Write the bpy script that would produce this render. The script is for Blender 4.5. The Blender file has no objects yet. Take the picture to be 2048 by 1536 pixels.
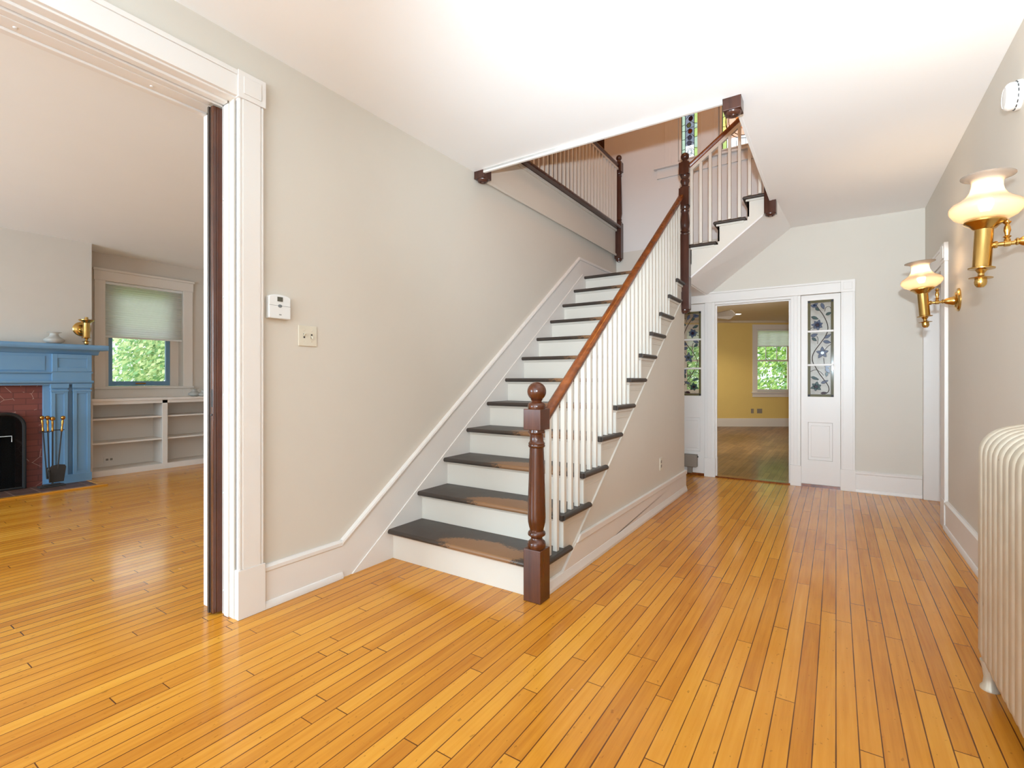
import bpy, bmesh, math, random
from mathutils import Vector, Matrix
random.seed(7)
S = bpy.context.scene
COL = S.collection
PI = math.pi

# ------------------------------------------------------------------ camera
YAW = math.radians(33.367)
cam_d = bpy.data.cameras.new('camera'); cam = bpy.data.objects.new('camera', cam_d); COL.objects.link(cam)
cam.location = (0, 0, 1.2); cam.rotation_euler = (PI/2, 0, YAW)
cam_d.sensor_fit = 'HORIZONTAL'; cam_d.sensor_width = 36.0
cam_d.lens = 983.85/2048*36.0
cam_d.shift_y = -(768-758.73)/2048
cam_d.clip_start = 0.05; cam_d.clip_end = 200
S.camera = cam
FW = Vector((-math.sin(YAW), math.cos(YAW), 0)); RT = Vector((math.cos(YAW), math.sin(YAW), 0))
def srgb(r, g, b):
    f = lambda v: (v/255/12.92) if v/255 <= .04045 else ((v/255+.055)/1.055)**2.4
    return (f(r), f(g), f(b), 1)

# ------------------------------------------------------------------ world, sun, large lights, exposure
wd = bpy.data.worlds.new('overcast_sky'); S.world = wd; wd.use_nodes = True
wd.node_tree.nodes['Background'].inputs[0].default_value = (.80, .90, 1.0, 1)
wd.node_tree.nodes['Background'].inputs[1].default_value = 3.0
def add_light(name, kind, loc, energy, color=(1,1,1), rot=None, aim=None, **kw):
    d = bpy.data.lights.new(name, kind); o = bpy.data.objects.new(name, d); COL.objects.link(o)
    o.location = loc; d.energy = energy; d.color = color
    if aim is not None: o.rotation_euler = (Vector(aim)-Vector(loc)).to_track_quat('-Z', 'Y').to_euler()
    elif rot: o.rotation_euler = rot
    for k, v in kw.items(): setattr(d, k, v)
    return o
add_light('sun', 'SUN', (8, -4, 12), 4.0, (1, .95, .86), aim=(0, 4, 0), angle=.02)
# the photographer's flash just above the camera
add_light('camera_flash', 'SPOT', (.05, -.02, 1.48), 700, (.72, .875, 1), aim=(-.55, 6.4, 3.6), spot_size=math.radians(91), spot_blend=1.0, shadow_soft_size=.035)
# added unseen fills: up-light on the ceiling as flash bounce, frontal panel behind camera
add_light('ceiling_bounce_fill', 'AREA', (-.75, -1.5, 1.75), 112, (.46, .76, 1), rot=(PI, 0, 0), shape='RECTANGLE', size=2.2, size_y=2.6)
add_light('front_fill', 'AREA', (-.3, -4.7, 1.6), 165, (.72, .88, 1.0), aim=(-1.9, 2.0, 1.6), shape='RECTANGLE', size=3.0, size_y=2.5)
add_light('side_fill', 'AREA', (.66, -1.7, 1.55), 37, (.76, .90, 1), aim=(-2.5, 2.6, 1.3), shape='RECTANGLE', size=1.5, size_y=1.7)  # added fill by the solid right wall, no window there
# added unseen area light that brightens the living room
add_light('living_room_fill', 'AREA', (-5.3, -3.2, 1.6), 265, (.58, .82, 1), rot=(PI/2, 0, 0), shape='RECTANGLE', size=3.2, size_y=1.6)
# upstairs hall lamp (dim, warm)
add_light('upstairs_lamp', 'POINT', (-1.3, 4.3, 5.3), 30, (1, .42, .09), shadow_soft_size=.25)
S.view_settings.view_transform = 'Standard'; S.view_settings.look = 'None'
S.view_settings.exposure = 0.07; S.view_settings.gamma = 1.0; S.view_settings.use_curve_mapping = False
S.cycles.use_denoising = True
S.cycles.max_bounces = 10; S.cycles.diffuse_bounces = 6; S.cycles.transparent_max_bounces = 16
S.cycles.sample_clamp_indirect = 6.0

# ------------------------------------------------------------------ materials
class NT:
    def __init__(s, name):
        s.m = bpy.data.materials.new(name); s.m.use_nodes = True; s.t = s.m.node_tree; s.t.nodes.clear()
        s.out = s.n('ShaderNodeOutputMaterial')
    def n(s, typ, **kw):
        x = s.t.nodes.new(typ)
        for k, v in kw.items(): setattr(x, k, v)
        return x
    def l(s, a, b): s.t.links.new(a, b)
    def val(s, sock, v):
        if hasattr(v, 'is_output') or isinstance(v, bpy.types.NodeSocket): s.l(v, sock)
        else: sock.default_value = v
    def math(s, op, a, b=None, c=None):
        x = s.n('ShaderNodeMath', operation=op); s.val(x.inputs[0], a)
        if b is not None: s.val(x.inputs[1], b)
        if c is not None: s.val(x.inputs[2], c)
        return x.outputs[0]
    def mix(s, f, a, b, mode='MIX'):
        x = s.n('ShaderNodeMix', data_type='RGBA', blend_type=mode)
        s.val(x.inputs[0], f); s.val(x.inputs[6], a); s.val(x.inputs[7], b); return x.outputs[2]
    def obj(s): return s.n('ShaderNodeTexCoord').outputs['Object']
    def noise(s, vec, scale, detail=3, rough=.55):
        x = s.n('ShaderNodeTexNoise'); s.l(vec, x.inputs['Vector']); x.inputs['Scale'].default_value = scale
        x.inputs['Detail'].default_value = detail; x.inputs['Roughness'].default_value = rough; return x.outputs['Fac']
    def mapv(s, vec, sc):
        x = s.n('ShaderNodeVectorMath', operation='MULTIPLY'); s.l(vec, x.inputs[0]); x.inputs[1].default_value = sc; return x.outputs[0]
    def ramp(s, f, stops):
        x = s.n('ShaderNodeValToRGB'); s.val(x.inputs[0], f); e = x.color_ramp.elements
        while len(e) > 1: e.remove(e[0])
        e[0].position, e[0].color = stops[0]
        for p, c in stops[1:]:
            q = e.new(p); q.color = c
        return x.outputs[0]
    def bump(s, h, strength=.2, dist=.002):
        x = s.n('ShaderNodeBump'); s.l(h, x.inputs['Height']); x.inputs['Strength'].default_value = strength
        x.inputs['Distance'].default_value = dist; return x.outputs[0]
    def bsdf(s, color, rough=.5, metal=0, spec=.5, normal=None, **kw):
        x = s.n('ShaderNodeBsdfPrincipled'); s.val(x.inputs['Base Color'], color); s.val(x.inputs['Roughness'], rough)
        s.val(x.inputs['Metallic'], metal); x.inputs['Specular IOR Level'].default_value = spec
        if normal is not None: s.l(normal, x.inputs['Normal'])
        for k, v in kw.items(): s.val(x.inputs[k], v)
        s.l(x.outputs[0], s.out.inputs[0]); return x

def paint(name, c, rough=.55, var=.03, nscale=6, bump=.08, spec=.4):
    t = NT(name); o = t.obj(); a = Vector(c[:3])
    f = t.noise(o, nscale, 4)
    col = t.mix(f, (*(a*(1-var)), 1), (*(a*(1+var)), 1))
    t.bsdf(col, rough, spec=spec, normal=t.bump(t.noise(o, 160, 2), bump, .001)); return t.m
def wood(name, c1, c2, rough=.3, axis=2, coat=.2, gs=22):
    t = NT(name); o = t.obj(); sc = [1, 1, 1]; sc[axis] = .07
    g = t.noise(t.mapv(o, tuple(sc)), gs, 5, .65); b = t.noise(o, 3.5, 3)
    col = t.ramp(t.math('ADD', t.math('MULTIPLY', g, .65), t.math('MULTIPLY', b, .35)), [(.32, c1), (.66, c2)])
    t.bsdf(col, rough, normal=t.bump(g, .06, .001), **{'Coat Weight': coat, 'Coat Roughness': .15}); return t.m
def metal(name, c, rough=.25, var=.0):
    t = NT(name); o = t.obj(); f = t.noise(o, 14, 4)
    a = Vector(c[:3]); col = t.mix(f, (*(a*.8), 1), (*(a*1.1), 1))
    t.bsdf(col, t.math('ADD', t.math('MULTIPLY', f, .12), rough-.06), 1.0); return t.m
def planks(name, w, L, cols, rough, gapc, jitter=1.0, gap=.0013, axis='Y'):
    t = NT(name); o = t.obj(); sp = t.n('ShaderNodeSeparateXYZ'); t.l(o, sp.inputs[0])
    X, Y = sp.outputs[0], sp.outputs[1]
    xs = t.math('DIVIDE', X, w); row = t.math('FLOOR', xs); fx = t.math('SUBTRACT', xs, row)
    wn = t.n('ShaderNodeTexWhiteNoise', noise_dimensions='1D'); t.l(row, wn.inputs['W'])
    ys = t.math('ADD', t.math('DIVIDE', Y, L), t.math('MULTIPLY', wn.outputs['Value'], 9.7))
    seg = t.math('FLOOR', ys); fy = t.math('SUBTRACT', ys, seg)
    cv = t.n('ShaderNodeCombineXYZ'); t.l(row, cv.inputs[0]); t.l(seg, cv.inputs[1])
    w2 = t.n('ShaderNodeTexWhiteNoise', noise_dimensions='2D'); t.l(cv.outputs[0], w2.inputs['Vector'])
    cv2 = t.n('ShaderNodeCombineXYZ'); t.l(t.math('MULTIPLY', X, 55), cv2.inputs[0]); t.l(t.math('MULTIPLY', Y, 2.2), cv2.inputs[1]); t.l(t.math('MULTIPLY', w2.outputs['Value'], 37), cv2.inputs[2])
    g = t.noise(cv2.outputs[0], 1.0, 5, .6)
    big = t.noise(o, 1.3, 4)
    f = t.math('ADD', t.math('ADD', t.math('MULTIPLY', w2.outputs['Value'], .26), t.math('MULTIPLY', g, .44)), t.math('MULTIPLY', big, .34))
    col = t.ramp(f, [(.25, cols[0]), (.52, cols[1]), (.82, cols[2])])
    spk = t.noise(t.mapv(o, (1, .45, 1)), 60, 2)
    col = t.mix(t.math('MULTIPLY', t.math('GREATER_THAN', spk, .70), .35), col, gapc)
    dx = t.math('MULTIPLY', t.math('MINIMUM', fx, t.math('SUBTRACT', 1, fx)), w)
    dy = t.math('MULTIPLY', t.math('MINIMUM', fy, t.math('SUBTRACT', 1, fy)), L)
    wob = t.math('MULTIPLY', t.noise(o, 2.5, 2), gap*2.2)
    gm = t.math('LESS_THAN', t.math('MINIMUM', dx, dy), t.math('ADD', wob, gap*.35))
    col = t.mix(t.math('MULTIPLY', gm, .95), col, gapc)
    rg = t.math('ADD', t.math('MULTIPLY', t.noise(o, 5, 4), .14), rough-.07)
    nb = t.bump(t.math('SUBTRACT', t.math('MULTIPLY', t.noise(t.mapv(o, (1, .25, 1)), 9, 3), .25), gm), .18, .0015)
    t.bsdf(col, rg, spec=.2, normal=nb, **{'Coat Weight': .26, 'Coat Roughness': .12}); return t.m
def glass(name, tint=(1, 1, 1, 1), gloss=.12, rough=.03, diff=0, dcol=(1, 1, 1, 1)):
    t = NT(name); tr = t.n('ShaderNodeBsdfTransparent'); gl = t.n('ShaderNodeBsdfGlossy')
    f = t.noise(t.obj(), 25, 3); a = Vector(tint[:3])
    t.l(t.mix(f, (*(a*.85), 1), (*a, 1)), tr.inputs[0]); gl.inputs['Roughness'].default_value = rough
    fr = t.n('ShaderNodeFresnel'); fr.inputs[0].default_value = 1.5
    mx = t.n('ShaderNodeMixShader'); t.l(t.math('ADD', t.math('MULTIPLY', fr.outputs[0], .9 if gloss else .35), gloss*.2), mx.inputs[0]); t.l(tr.outputs[0], mx.inputs[1]); t.l(gl.outputs[0], mx.inputs[2])
    last = mx
    if diff:
        d = t.n('ShaderNodeBsdfDiffuse'); d.inputs[0].default_value = dcol
        tl = t.n('ShaderNodeBsdfTranslucent'); tl.inputs[0].default_value = dcol
        m1 = t.n('ShaderNodeMixShader'); m1.inputs[0].default_value = .5; t.l(d.outputs[0], m1.inputs[1]); t.l(tl.outputs[0], m1.inputs[2])
        m2 = t.n('ShaderNodeMixShader'); m2.inputs[0].default_value = diff; t.l(last.outputs[0], m2.inputs[1]); t.l(m1.outputs[0], m2.inputs[2]); last = m2
    t.l(last.outputs[0], t.out.inputs[0]); return t.m
def emit(name, c, s):
    t = NT(name); e = t.n('ShaderNodeEmission'); e.inputs[0].default_value = c; e.inputs[1].default_value = s
    t.l(e.outputs[0], t.out.inputs[0]); return t.m
def simple(name, c, rough=.5, metal=0, spec=.5):
    return paint(name, c, rough, .05, 12, .03, spec) if not metal else globals()['metal'](name, c, rough)

M = {}
M['wall'] = paint('beige_wall_paint', srgb(212, 204, 192), .6, .02, 3, .15, .25)
M['ceil'] = paint('white_ceiling_paint', srgb(248, 247, 246), .8, .01, 3, .1, .2)
M['white'] = paint('white_gloss_trim', srgb(228, 222, 216), .36, .012, 5, .04, .45)
M['cream'] = paint('cream_stair_paint', srgb(216, 208, 196), .4, .02, 6, .05, .4)
M['lwall'] = paint('stone_beige_wall_paint', srgb(208, 198, 187), .65, .03, 5, .2, .25)
M['ltrim'] = paint('taupe_painted_trim', srgb(226, 217, 208), .5, .02, 5, .05, .35)
M['lceil'] = paint('soft_white_ceiling_paint', srgb(238, 236, 234), .8, .015, 3, .1, .2)
M['yellow'] = paint('mustard_yellow_wall_paint', srgb(228, 200, 124), .65, .03, 4, .15, .25)
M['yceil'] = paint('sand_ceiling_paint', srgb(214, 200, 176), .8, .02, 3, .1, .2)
M['uwall'] = paint('pale_stairwell_wall_paint', srgb(224, 219, 215), .65, .02, 3, .15, .25)
M['blue'] = paint('slate_blue_mantel_paint', srgb(112, 150, 182), .42, .05, 7, .08, .4)
M['floor'] = planks('honey_oak_strip_floor', .0635, 1.25, [srgb(172, 100, 24), srgb(207, 137, 41), srgb(226, 163, 61)], .24, srgb(84, 44, 16))
M['floor2'] = planks('dimmed_oak_strip_floor', .0635, 1.25, [srgb(92, 62, 34), srgb(126, 90, 52), srgb(158, 120, 76)], .42, srgb(84, 56, 30))  # same oak as the hall, dimmer room light put into browner colours
M['mahog'] = wood('dark_mahogany', srgb(46, 24, 18), srgb(84, 48, 36), .24)
M['mahog2'] = wood('red_brown_newel_wood', srgb(58, 25, 11), srgb(98, 50, 24), .2)
M['rail'] = wood('worn_orange_brown_handrail_wood', srgb(82, 37, 15), srgb(150, 80, 31), .25, axis=1)
M['astragal'] = wood('blackened_door_edge_wood', srgb(44, 36, 32), srgb(78, 66, 58), .35)
M['black'] = paint('black_iron', srgb(28, 26, 25), .55, .2, 20, .15)
M['steel'] = paint('dark_tool_steel', srgb(52, 48, 46), .45, .2, 20, .15)
M['brass'] = metal('polished_brass', srgb(206, 168, 98), .2)
M['brass2'] = metal('aged_brass', srgb(186, 136, 66), .28)
M['plastic'] = paint('white_plastic', srgb(226, 226, 224), .4, .01, 5, .02)
M['ivory'] = paint('ivory_plastic', srgb(216, 208, 190), .4, .02, 5, .02)
M['grey'] = paint('grey_plastic', srgb(120, 126, 128), .4, .03, 5, .02)
M['lcd'] = paint('dark_display', srgb(84, 82, 72), .2, .03, 5, .01)
M['tanmetal'] = paint('taupe_metal', srgb(142, 132, 120), .5, .06, 14, .05)
M['glass'] = glass('clear_window_glass')
M['sootbrick'] = paint('soot_black_firebox_brick', srgb(40, 30, 27), .85, .3, 8, .3)
# radiator: old silvery cream paint with chips
t = NT('chipped_silver_cream_radiator_paint'); o = t.obj(); f = t.noise(o, 9, 5)
ch = t.math('GREATER_THAN', t.noise(t.mapv(o, (1, 1, .6)), 26, 4), .735)
col = t.mix(f, srgb(182, 168, 146), srgb(212, 200, 182)); col = t.mix(t.math('MULTIPLY', ch, .8), col, srgb(134, 116, 92))
t.bsdf(col, .38, .25, normal=t.bump(ch, .25, .001)); M['rad'] = t.m
# stair tread: near-black paint, rubbed through at the nosing
t = NT('worn_black_brown_tread_paint'); o = t.obj(); sp = t.n('ShaderNodeSeparateXYZ'); t.l(o, sp.inputs[0])
n1 = t.noise(t.mapv(o, (1, 1, 1)), 7, 6, .7); n2 = t.noise(o, 55, 4, .7)
edge = t.math('SUBTRACT', 1, t.math('MULTIPLY', t.math('ABSOLUTE', t.math('ADD', sp.outputs[1], .10)), 6.5))
mid = t.math('SUBTRACT', 1, t.math('MULTIPLY', t.math('ABSOLUTE', t.math('SUBTRACT', sp.outputs[0], .20)), 2.4))
wr = t.math('ADD', t.math('MULTIPLY', t.math('MAXIMUM', edge, 0), t.math('MAXIMUM', mid, 0)), t.math('MULTIPLY', n1, .55))
wr = t.math('ADD', wr, t.math('MULTIPLY', n2, .22))
wr = t.math('ADD', wr, t.math('MULTIPLY', t.noise(t.mapv(o, (1, 2.2, 1)), 110, 4, .8), .75))
col = t.ramp(wr, [(.80, srgb(60, 51, 45)), (1.12, srgb(72, 58, 47)), (1.32, srgb(90, 68, 50)), (1.50, srgb(140, 102, 70))])
t.bsdf(col, t.math('ADD', t.math('MULTIPLY', n1, .2), .3), spec=.45, normal=t.bump(n2, .08, .001)); M['tread'] = t.m
# red painted brick
t = NT('dark_red_painted_brick'); o = t.obj(); sp = t.n('ShaderNodeSeparateXYZ'); t.l(o, sp.inputs[0])
cb = t.n('ShaderNodeCombineXYZ'); t.l(sp.outputs[1], cb.inputs[0]); t.l(sp.outputs[2], cb.inputs[1])
b = t.n('ShaderNodeTexBrick'); t.l(cb.outputs[0], b.inputs['Vector']); b.inputs['Scale'].default_value = 1
b.inputs['Brick Width'].default_value = .20; b.inputs['Row Height'].default_value = .066; b.inputs['Mortar Size'].default_value = .004
b.inputs['Color1'].default_value = srgb(128, 68, 58); b.inputs['Color2'].default_value = srgb(112, 56, 48); b.inputs['Mortar'].default_value = srgb(96, 50, 44)
vo = t.n('ShaderNodeTexVoronoi', feature='DISTANCE_TO_EDGE'); t.l(o, vo.inputs['Vector']); vo.inputs['Scale'].default_value = 7
scr = t.math('MULTIPLY', t.math('LESS_THAN', vo.outputs['Distance'], .012), t.math('GREATER_THAN', t.noise(o, 5, 2), .52))
t.bsdf(t.mix(t.math('MULTIPLY', scr, .6), b.outputs['Color'], srgb(196, 168, 152)), .6, normal=t.bump(b.outputs['Fac'], -.5, .004)); M['brick'] = t.m
# hearth tile
t = NT('dark_brown_hearth_tile'); o = t.obj(); b = t.n('ShaderNodeTexBrick'); t.l(o, b.inputs['Vector']); b.offset = 0
b.inputs['Scale'].default_value = 1; b.inputs['Brick Width'].default_value = .2; b.inputs['Row Height'].default_value = .2; b.inputs['Mortar Size'].default_value = .005
b.inputs['Color1'].default_value = srgb(96, 66, 54); b.inputs['Color2'].default_value = srgb(82, 58, 50); b.inputs['Mortar'].default_value = srgb(140, 112, 96)
t.bsdf(b.outputs['Color'], .5); M['hearth'] = t.m
# fire screen mesh
t = NT('black_wire_mesh'); tr = t.n('ShaderNodeBsdfTransparent'); df = t.n('ShaderNodeBsdfDiffuse'); df.inputs[0].default_value = srgb(24, 22, 21)
mx = t.n('ShaderNodeMixShader'); t.val(mx.inputs[0], t.math('ADD', .55, t.math('MULTIPLY', t.noise(t.obj(), 6, 2), .25))); t.l(tr.outputs[0], mx.inputs[1]); t.l(df.outputs[0], mx.inputs[2]); t.l(mx.outputs[0], t.out.inputs[0]); M['mesh'] = t.m
def translucent(name, c, mixt=.5, gloss=0):
    t = NT(name); d = t.n('ShaderNodeBsdfDiffuse'); tl = t.n('ShaderNodeBsdfTranslucent'); f = t.noise(t.obj(), 18, 3); a = Vector(c[:3])
    cc = t.mix(f, (*(a*.94), 1), c); t.l(cc, d.inputs[0]); t.l(cc, tl.inputs[0])
    m1 = t.n('ShaderNodeMixShader'); m1.inputs[0].default_value = mixt; t.l(d.outputs[0], m1.inputs[1]); t.l(tl.outputs[0], m1.inputs[2]); last = m1
    if gloss:
        g = t.n('ShaderNodeBsdfGlossy'); g.inputs['Roughness'].default_value = .25
        m2 = t.n('ShaderNodeMixShader'); m2.inputs[0].default_value = gloss; t.l(last.outputs[0], m2.inputs[1]); t.l(g.outputs[0], m2.inputs[2]); last = m2
    t.l(last.outputs[0], t.out.inputs[0]); return t.m
M['blind'] = translucent('cellular_shade_fabric', srgb(236, 234, 228), .68)
M['frost'] = glass('frosted_etched_glass', (1, .96, .90, 1), .2, .2, .46, (.62, .54, .47, 1))
M['frost2'] = glass('unlit_frosted_glass', (1, .98, .95, 1), .2, .2, .6, (.82, .80, .76, 1))
M['bulb'] = emit('lit_bulb', (1, .72, .34, 1), 26)
M['recess'] = emit('lit_recessed_lens', (1, .93, .8, 1), 14)
M['leaf1'] = translucent('pale_green_leaves', srgb(214, 224, 182), .45)
M['leaf2'] = translucent('bright_green_leaves', srgb(186, 214, 132), .45)
M['leaf3'] = translucent('deep_green_leaves', srgb(146, 184, 140), .45)
M['bark'] = paint('grey_brown_bark', srgb(96, 84, 70), .9, .2, 12, .5)
M['lawn'] = paint('mown_grass', srgb(150, 180, 96), .9, .15, 4, .4)
M['came'] = paint('dark_lead_came', srgb(72, 64, 58), .5, .1, 20, .1)
M['came2'] = paint('black_lead_came', srgb(30, 28, 30), .5, .1, 20, .1)
M['g_clear'] = glass('clear_textured_glass', (.93, .93, .91, 1), 0, .3, .08, (.85, .83, .8, 1))
M['g_blue'] = glass('blue_lavender_glass', (.36, .43, .60, 1), 0, .1, .5, srgb(156, 164, 186))
M['g_teal'] = glass('grey_green_glass', (.35, .47, .46, 1), 0, .1, .38, srgb(124, 146, 146))
M['g_olive'] = glass('olive_amber_glass', (.42, .38, .16, 1), 0, .1, .5, srgb(170, 162, 124))
M['g_plum'] = glass('plum_glass', (.30, .14, .18, 1), 0, .1, .4, srgb(112, 80, 92))
M['g_lime'] = glass('yellow_green_glass', (.62, .70, .40, 1), .3, .1, .12, srgb(190, 204, 130))
M['g_pale'] = glass('pale_green_glass', (.60, .68, .58, 1), .3, .1, .12, srgb(176, 196, 170))
M['g_grey'] = glass('smoky_grey_glass', (.42, .44, .48, 1), .3, .1, .15, srgb(150, 152, 158))
M['g_red'] = glass('ruby_orange_glass', (.70, .18, .05, 1), .3, .1, .2, srgb(190, 84, 40))

# ------------------------------------------------------------------ geometry helpers
class B:
    def __init__(s): s.bm = bmesh.new(); s.mi = 0
    def face(s, vs):
        try: f = s.bm.faces.new(vs)
        except ValueError: return None
        f.material_index = s.mi; return f
    def box(s, x0, x1, y0, y1, z0, z1):
        x0, x1 = min(x0, x1), max(x0, x1); y0, y1 = min(y0, y1), max(y0, y1); z0, z1 = min(z0, z1), max(z0, z1)
        v = [s.bm.verts.new(p) for p in ((x0,y0,z0),(x1,y0,z0),(x1,y1,z0),(x0,y1,z0),(x0,y0,z1),(x1,y0,z1),(x1,y1,z1),(x0,y1,z1))]
        for q in ((3,2,1,0),(4,5,6,7),(0,1,5,4),(1,2,6,5),(2,3,7,6),(3,0,4,7)): s.face([v[i] for i in q])
        return s
    def prism(s, poly, a, b, axis):
        """poly: 2-D points; axis 'x' -> (y,z), 'y' -> (x,z), 'z' -> (x,y); extruded from a to b"""
        mk = {'x': lambda p, t: (t, p[0], p[1]), 'y': lambda p, t: (p[0], t, p[1]), 'z': lambda p, t: (p[0], p[1], t)}[axis]
        A = [s.bm.verts.new(mk(p, a)) for p in poly]; Bv = [s.bm.verts.new(mk(p, b)) for p in poly]
        s.face(A[::-1]); s.face(Bv); n = len(poly)
        for i in range(n): s.face([A[i], A[(i+1) % n], Bv[(i+1) % n], Bv[i]])
        return s
    def rake(s, prof, p0, p1, lat):
        """profile (lateral, vertical) swept between two points with plumb-cut ends"""
        lat = Vector(lat); p0 = Vector(p0); p1 = Vector(p1); Z = Vector((0, 0, 1))
        A = [s.bm.verts.new(p0+lat*a+Z*b) for a, b in prof]; C = [s.bm.verts.new(p1+lat*a+Z*b) for a, b in prof]
        s.face(A[::-1]); s.face(C); n = len(prof)
        for i in range(n): s.face([A[i], A[(i+1) % n], C[(i+1) % n], C[i]])
        return s
    def lathe(s, prof, org, axis=(0, 0, 1), seg=28, closed=False):
        org = Vector(org); ax = Vector(axis).normalized()
        u = ax.orthogonal().normalized(); w = ax.cross(u); rings = []
        for r, h in prof:
            if r < 1e-6: rings.append([s.bm.verts.new(org+ax*h)])
            else: rings.append([s.bm.verts.new(org+ax*h+(u*math.cos(2*PI*k/seg)+w*math.sin(2*PI*k/seg))*r) for k in range(seg)])
        prs = list(zip(rings, rings[1:]))
        if closed: prs.append((rings[-1], rings[0]))
        for a, b in prs:
            for k in range(seg):
                k2 = (k+1) % seg
                if len(a) == 1 and len(b) == 1: continue
                if len(a) == 1: s.face([a[0], b[k2], b[k]])
                elif len(b) == 1: s.face([a[k], a[k2], b[0]])
                else: s.face([a[k], a[k2], b[k2], b[k]])
        if not closed:
            if len(rings[0]) > 1: s.face(rings[0][::-1])
            if len(rings[-1]) > 1: s.face(rings[-1])
        return s
    def tube(s, pts, r, seg=8, closed=False):
        pts = [Vector(p) for p in pts]; n = len(pts); rings = []
        up = None
        for i, p in enumerate(pts):
            a = pts[(i-1) % n] if (closed or i > 0) else p; b = pts[(i+1) % n] if (closed or i < n-1) else p
            d = (b-a).normalized()
            if up is None: up = d.orthogonal().normalized()
            up = (up-d*up.dot(d)).normalized() if (up-d*up.dot(d)).length > 1e-6 else d.orthogonal().normalized()
            w = d.cross(up); rr = r[i] if isinstance(r, (list, tuple)) else r
            rings.append([s.bm.verts.new(p+(up*math.cos(2*PI*k/seg)+w*math.sin(2*PI*k/seg))*rr) for k in range(seg)])
        prs = list(zip(rings, rings[1:])) + ([(rings[-1], rings[0])] if closed else [])
        for a, b in prs:
            for k in range(seg): s.face([a[k], a[(k+1) % seg], b[(k+1) % seg], b[k]])
        if not closed: s.face(rings[0][::-1]); s.face(rings[-1])
        return s
    def holed(s, u0, u1, z0, z1, holes, a, b, axis):
        """wall slab with rectangular holes (u0,u1,z0,z1)"""
        us = sorted({u0, u1, *[h[0] for h in holes], *[h[1] for h in holes]}); zs = sorted({z0, z1, *[h[2] for h in holes], *[h[3] for h in holes]})
        for i in range(len(us)-1):
            if us[i] < u0-1e-9 or us[i+1] > u1+1e-9: continue
            for j in range(len(zs)-1):
                if zs[j] < z0-1e-9 or zs[j+1] > z1+1e-9: continue
                cu, cz = (us[i]+us[i+1])/2, (zs[j]+zs[j+1])/2
                if any(h[0] < cu < h[1] and h[2] < cz < h[3] for h in holes): continue
                if axis == 'x': s.box(a, b, us[i], us[i+1], zs[j], zs[j+1])
                elif axis == 'y': s.box(us[i], us[i+1], a, b, zs[j], zs[j+1])
                else: s.box(us[i], us[i+1], zs[j], zs[j+1], a, b)
        bmesh.ops.remove_doubles(s.bm, verts=s.bm.verts[:], dist=1e-5)
        seen = {}
        for f in s.bm.faces: seen.setdefault(tuple(sorted(v.index for v in f.verts)), []).append(f)
        s.bm.verts.index_update(); seen = {}
        for f in s.bm.faces: seen.setdefault(tuple(sorted(v.index for v in f.verts)), []).append(f)
        for fs in seen.values():
            if len(fs) > 1:
                for f in fs: s.bm.faces.remove(f)
        return s
    def build(s, name, mat, parent=None, origin=None, smooth=False, bevel=0, seg=2):
        me = bpy.data.meshes.new(name); bm = s.bm
        if not bm.verts: return None
        if origin is None:
            if parent is not None: origin = wloc(parent)
            else:
                xs = [v.co.x for v in bm.verts]; ys = [v.co.y for v in bm.verts]; zs = [v.co.z for v in bm.verts]
                origin = Vector(((min(xs)+max(xs))/2, (min(ys)+max(ys))/2, min(zs)))
        origin = Vector(origin)
        bmesh.ops.translate(bm, verts=bm.verts[:], vec=-origin)
        bmesh.ops.recalc_face_normals(bm, faces=bm.faces[:])
        bm.to_mesh(me); bm.free()
        for m in (mat if isinstance(mat, (list, tuple)) else [mat]): me.materials.append(m)
        o = bpy.data.objects.new(name, me); COL.objects.link(o)
        if parent is not None: o.parent = parent; o.location = origin-wloc(parent)
        else: o.location = origin
        if smooth:
            for p in me.polygons: p.use_smooth = True
            if smooth is not True:
                try: me.set_sharp_from_angle(angle=math.radians(smooth))
                except Exception: pass
        if bevel:
            md = o.modifiers.new('edge', 'BEVEL'); md.width = bevel; md.segments = seg; md.limit_method = 'ANGLE'; md.angle_limit = math.radians(40)
        return o
def wloc(o):
    v = o.location.copy(); p = o.parent
    while p: v = v+p.location; p = p.parent
    return v
def tag(o, label=None, cat=None, group=None, kind=None):
    if label: o['label'] = label
    if cat: o['category'] = cat
    if group: o['group'] = group
    if kind: o['kind'] = kind
    return o
def thing(name, label, cat, loc, group=None):
    o = bpy.data.objects.new(name, None); COL.objects.link(o); o.location = loc; o.empty_display_size = .1
    return tag(o, label, cat, group)
def st(name, b, mat, label, cat, parent=None, **kw):
    o = b.build(name, mat, parent, **kw)
    if parent is None: tag(o, label, cat, None, 'structure')
    return o
ORG = (0, 0, 0)

# ------------------------------------------------------------------ layout numbers
XL, XL2, XR, YF, YB = -2.515, -2.80, .75, 6.42, -5.0
ZC, ZU = 2.925, 3.227
LC, LW, LCH = 2.83, -7.905, -7.472          # living room: ceiling, window wall, chimney breast
RISE, RUN, Y1 = .2017, .2775, 2.275         # stairs: nosing of tread 1
ny = lambda k: Y1+RUN*(k-1)
XS = -1.36                                   # side face of the staircase
LAND = 12*RISE

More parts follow.
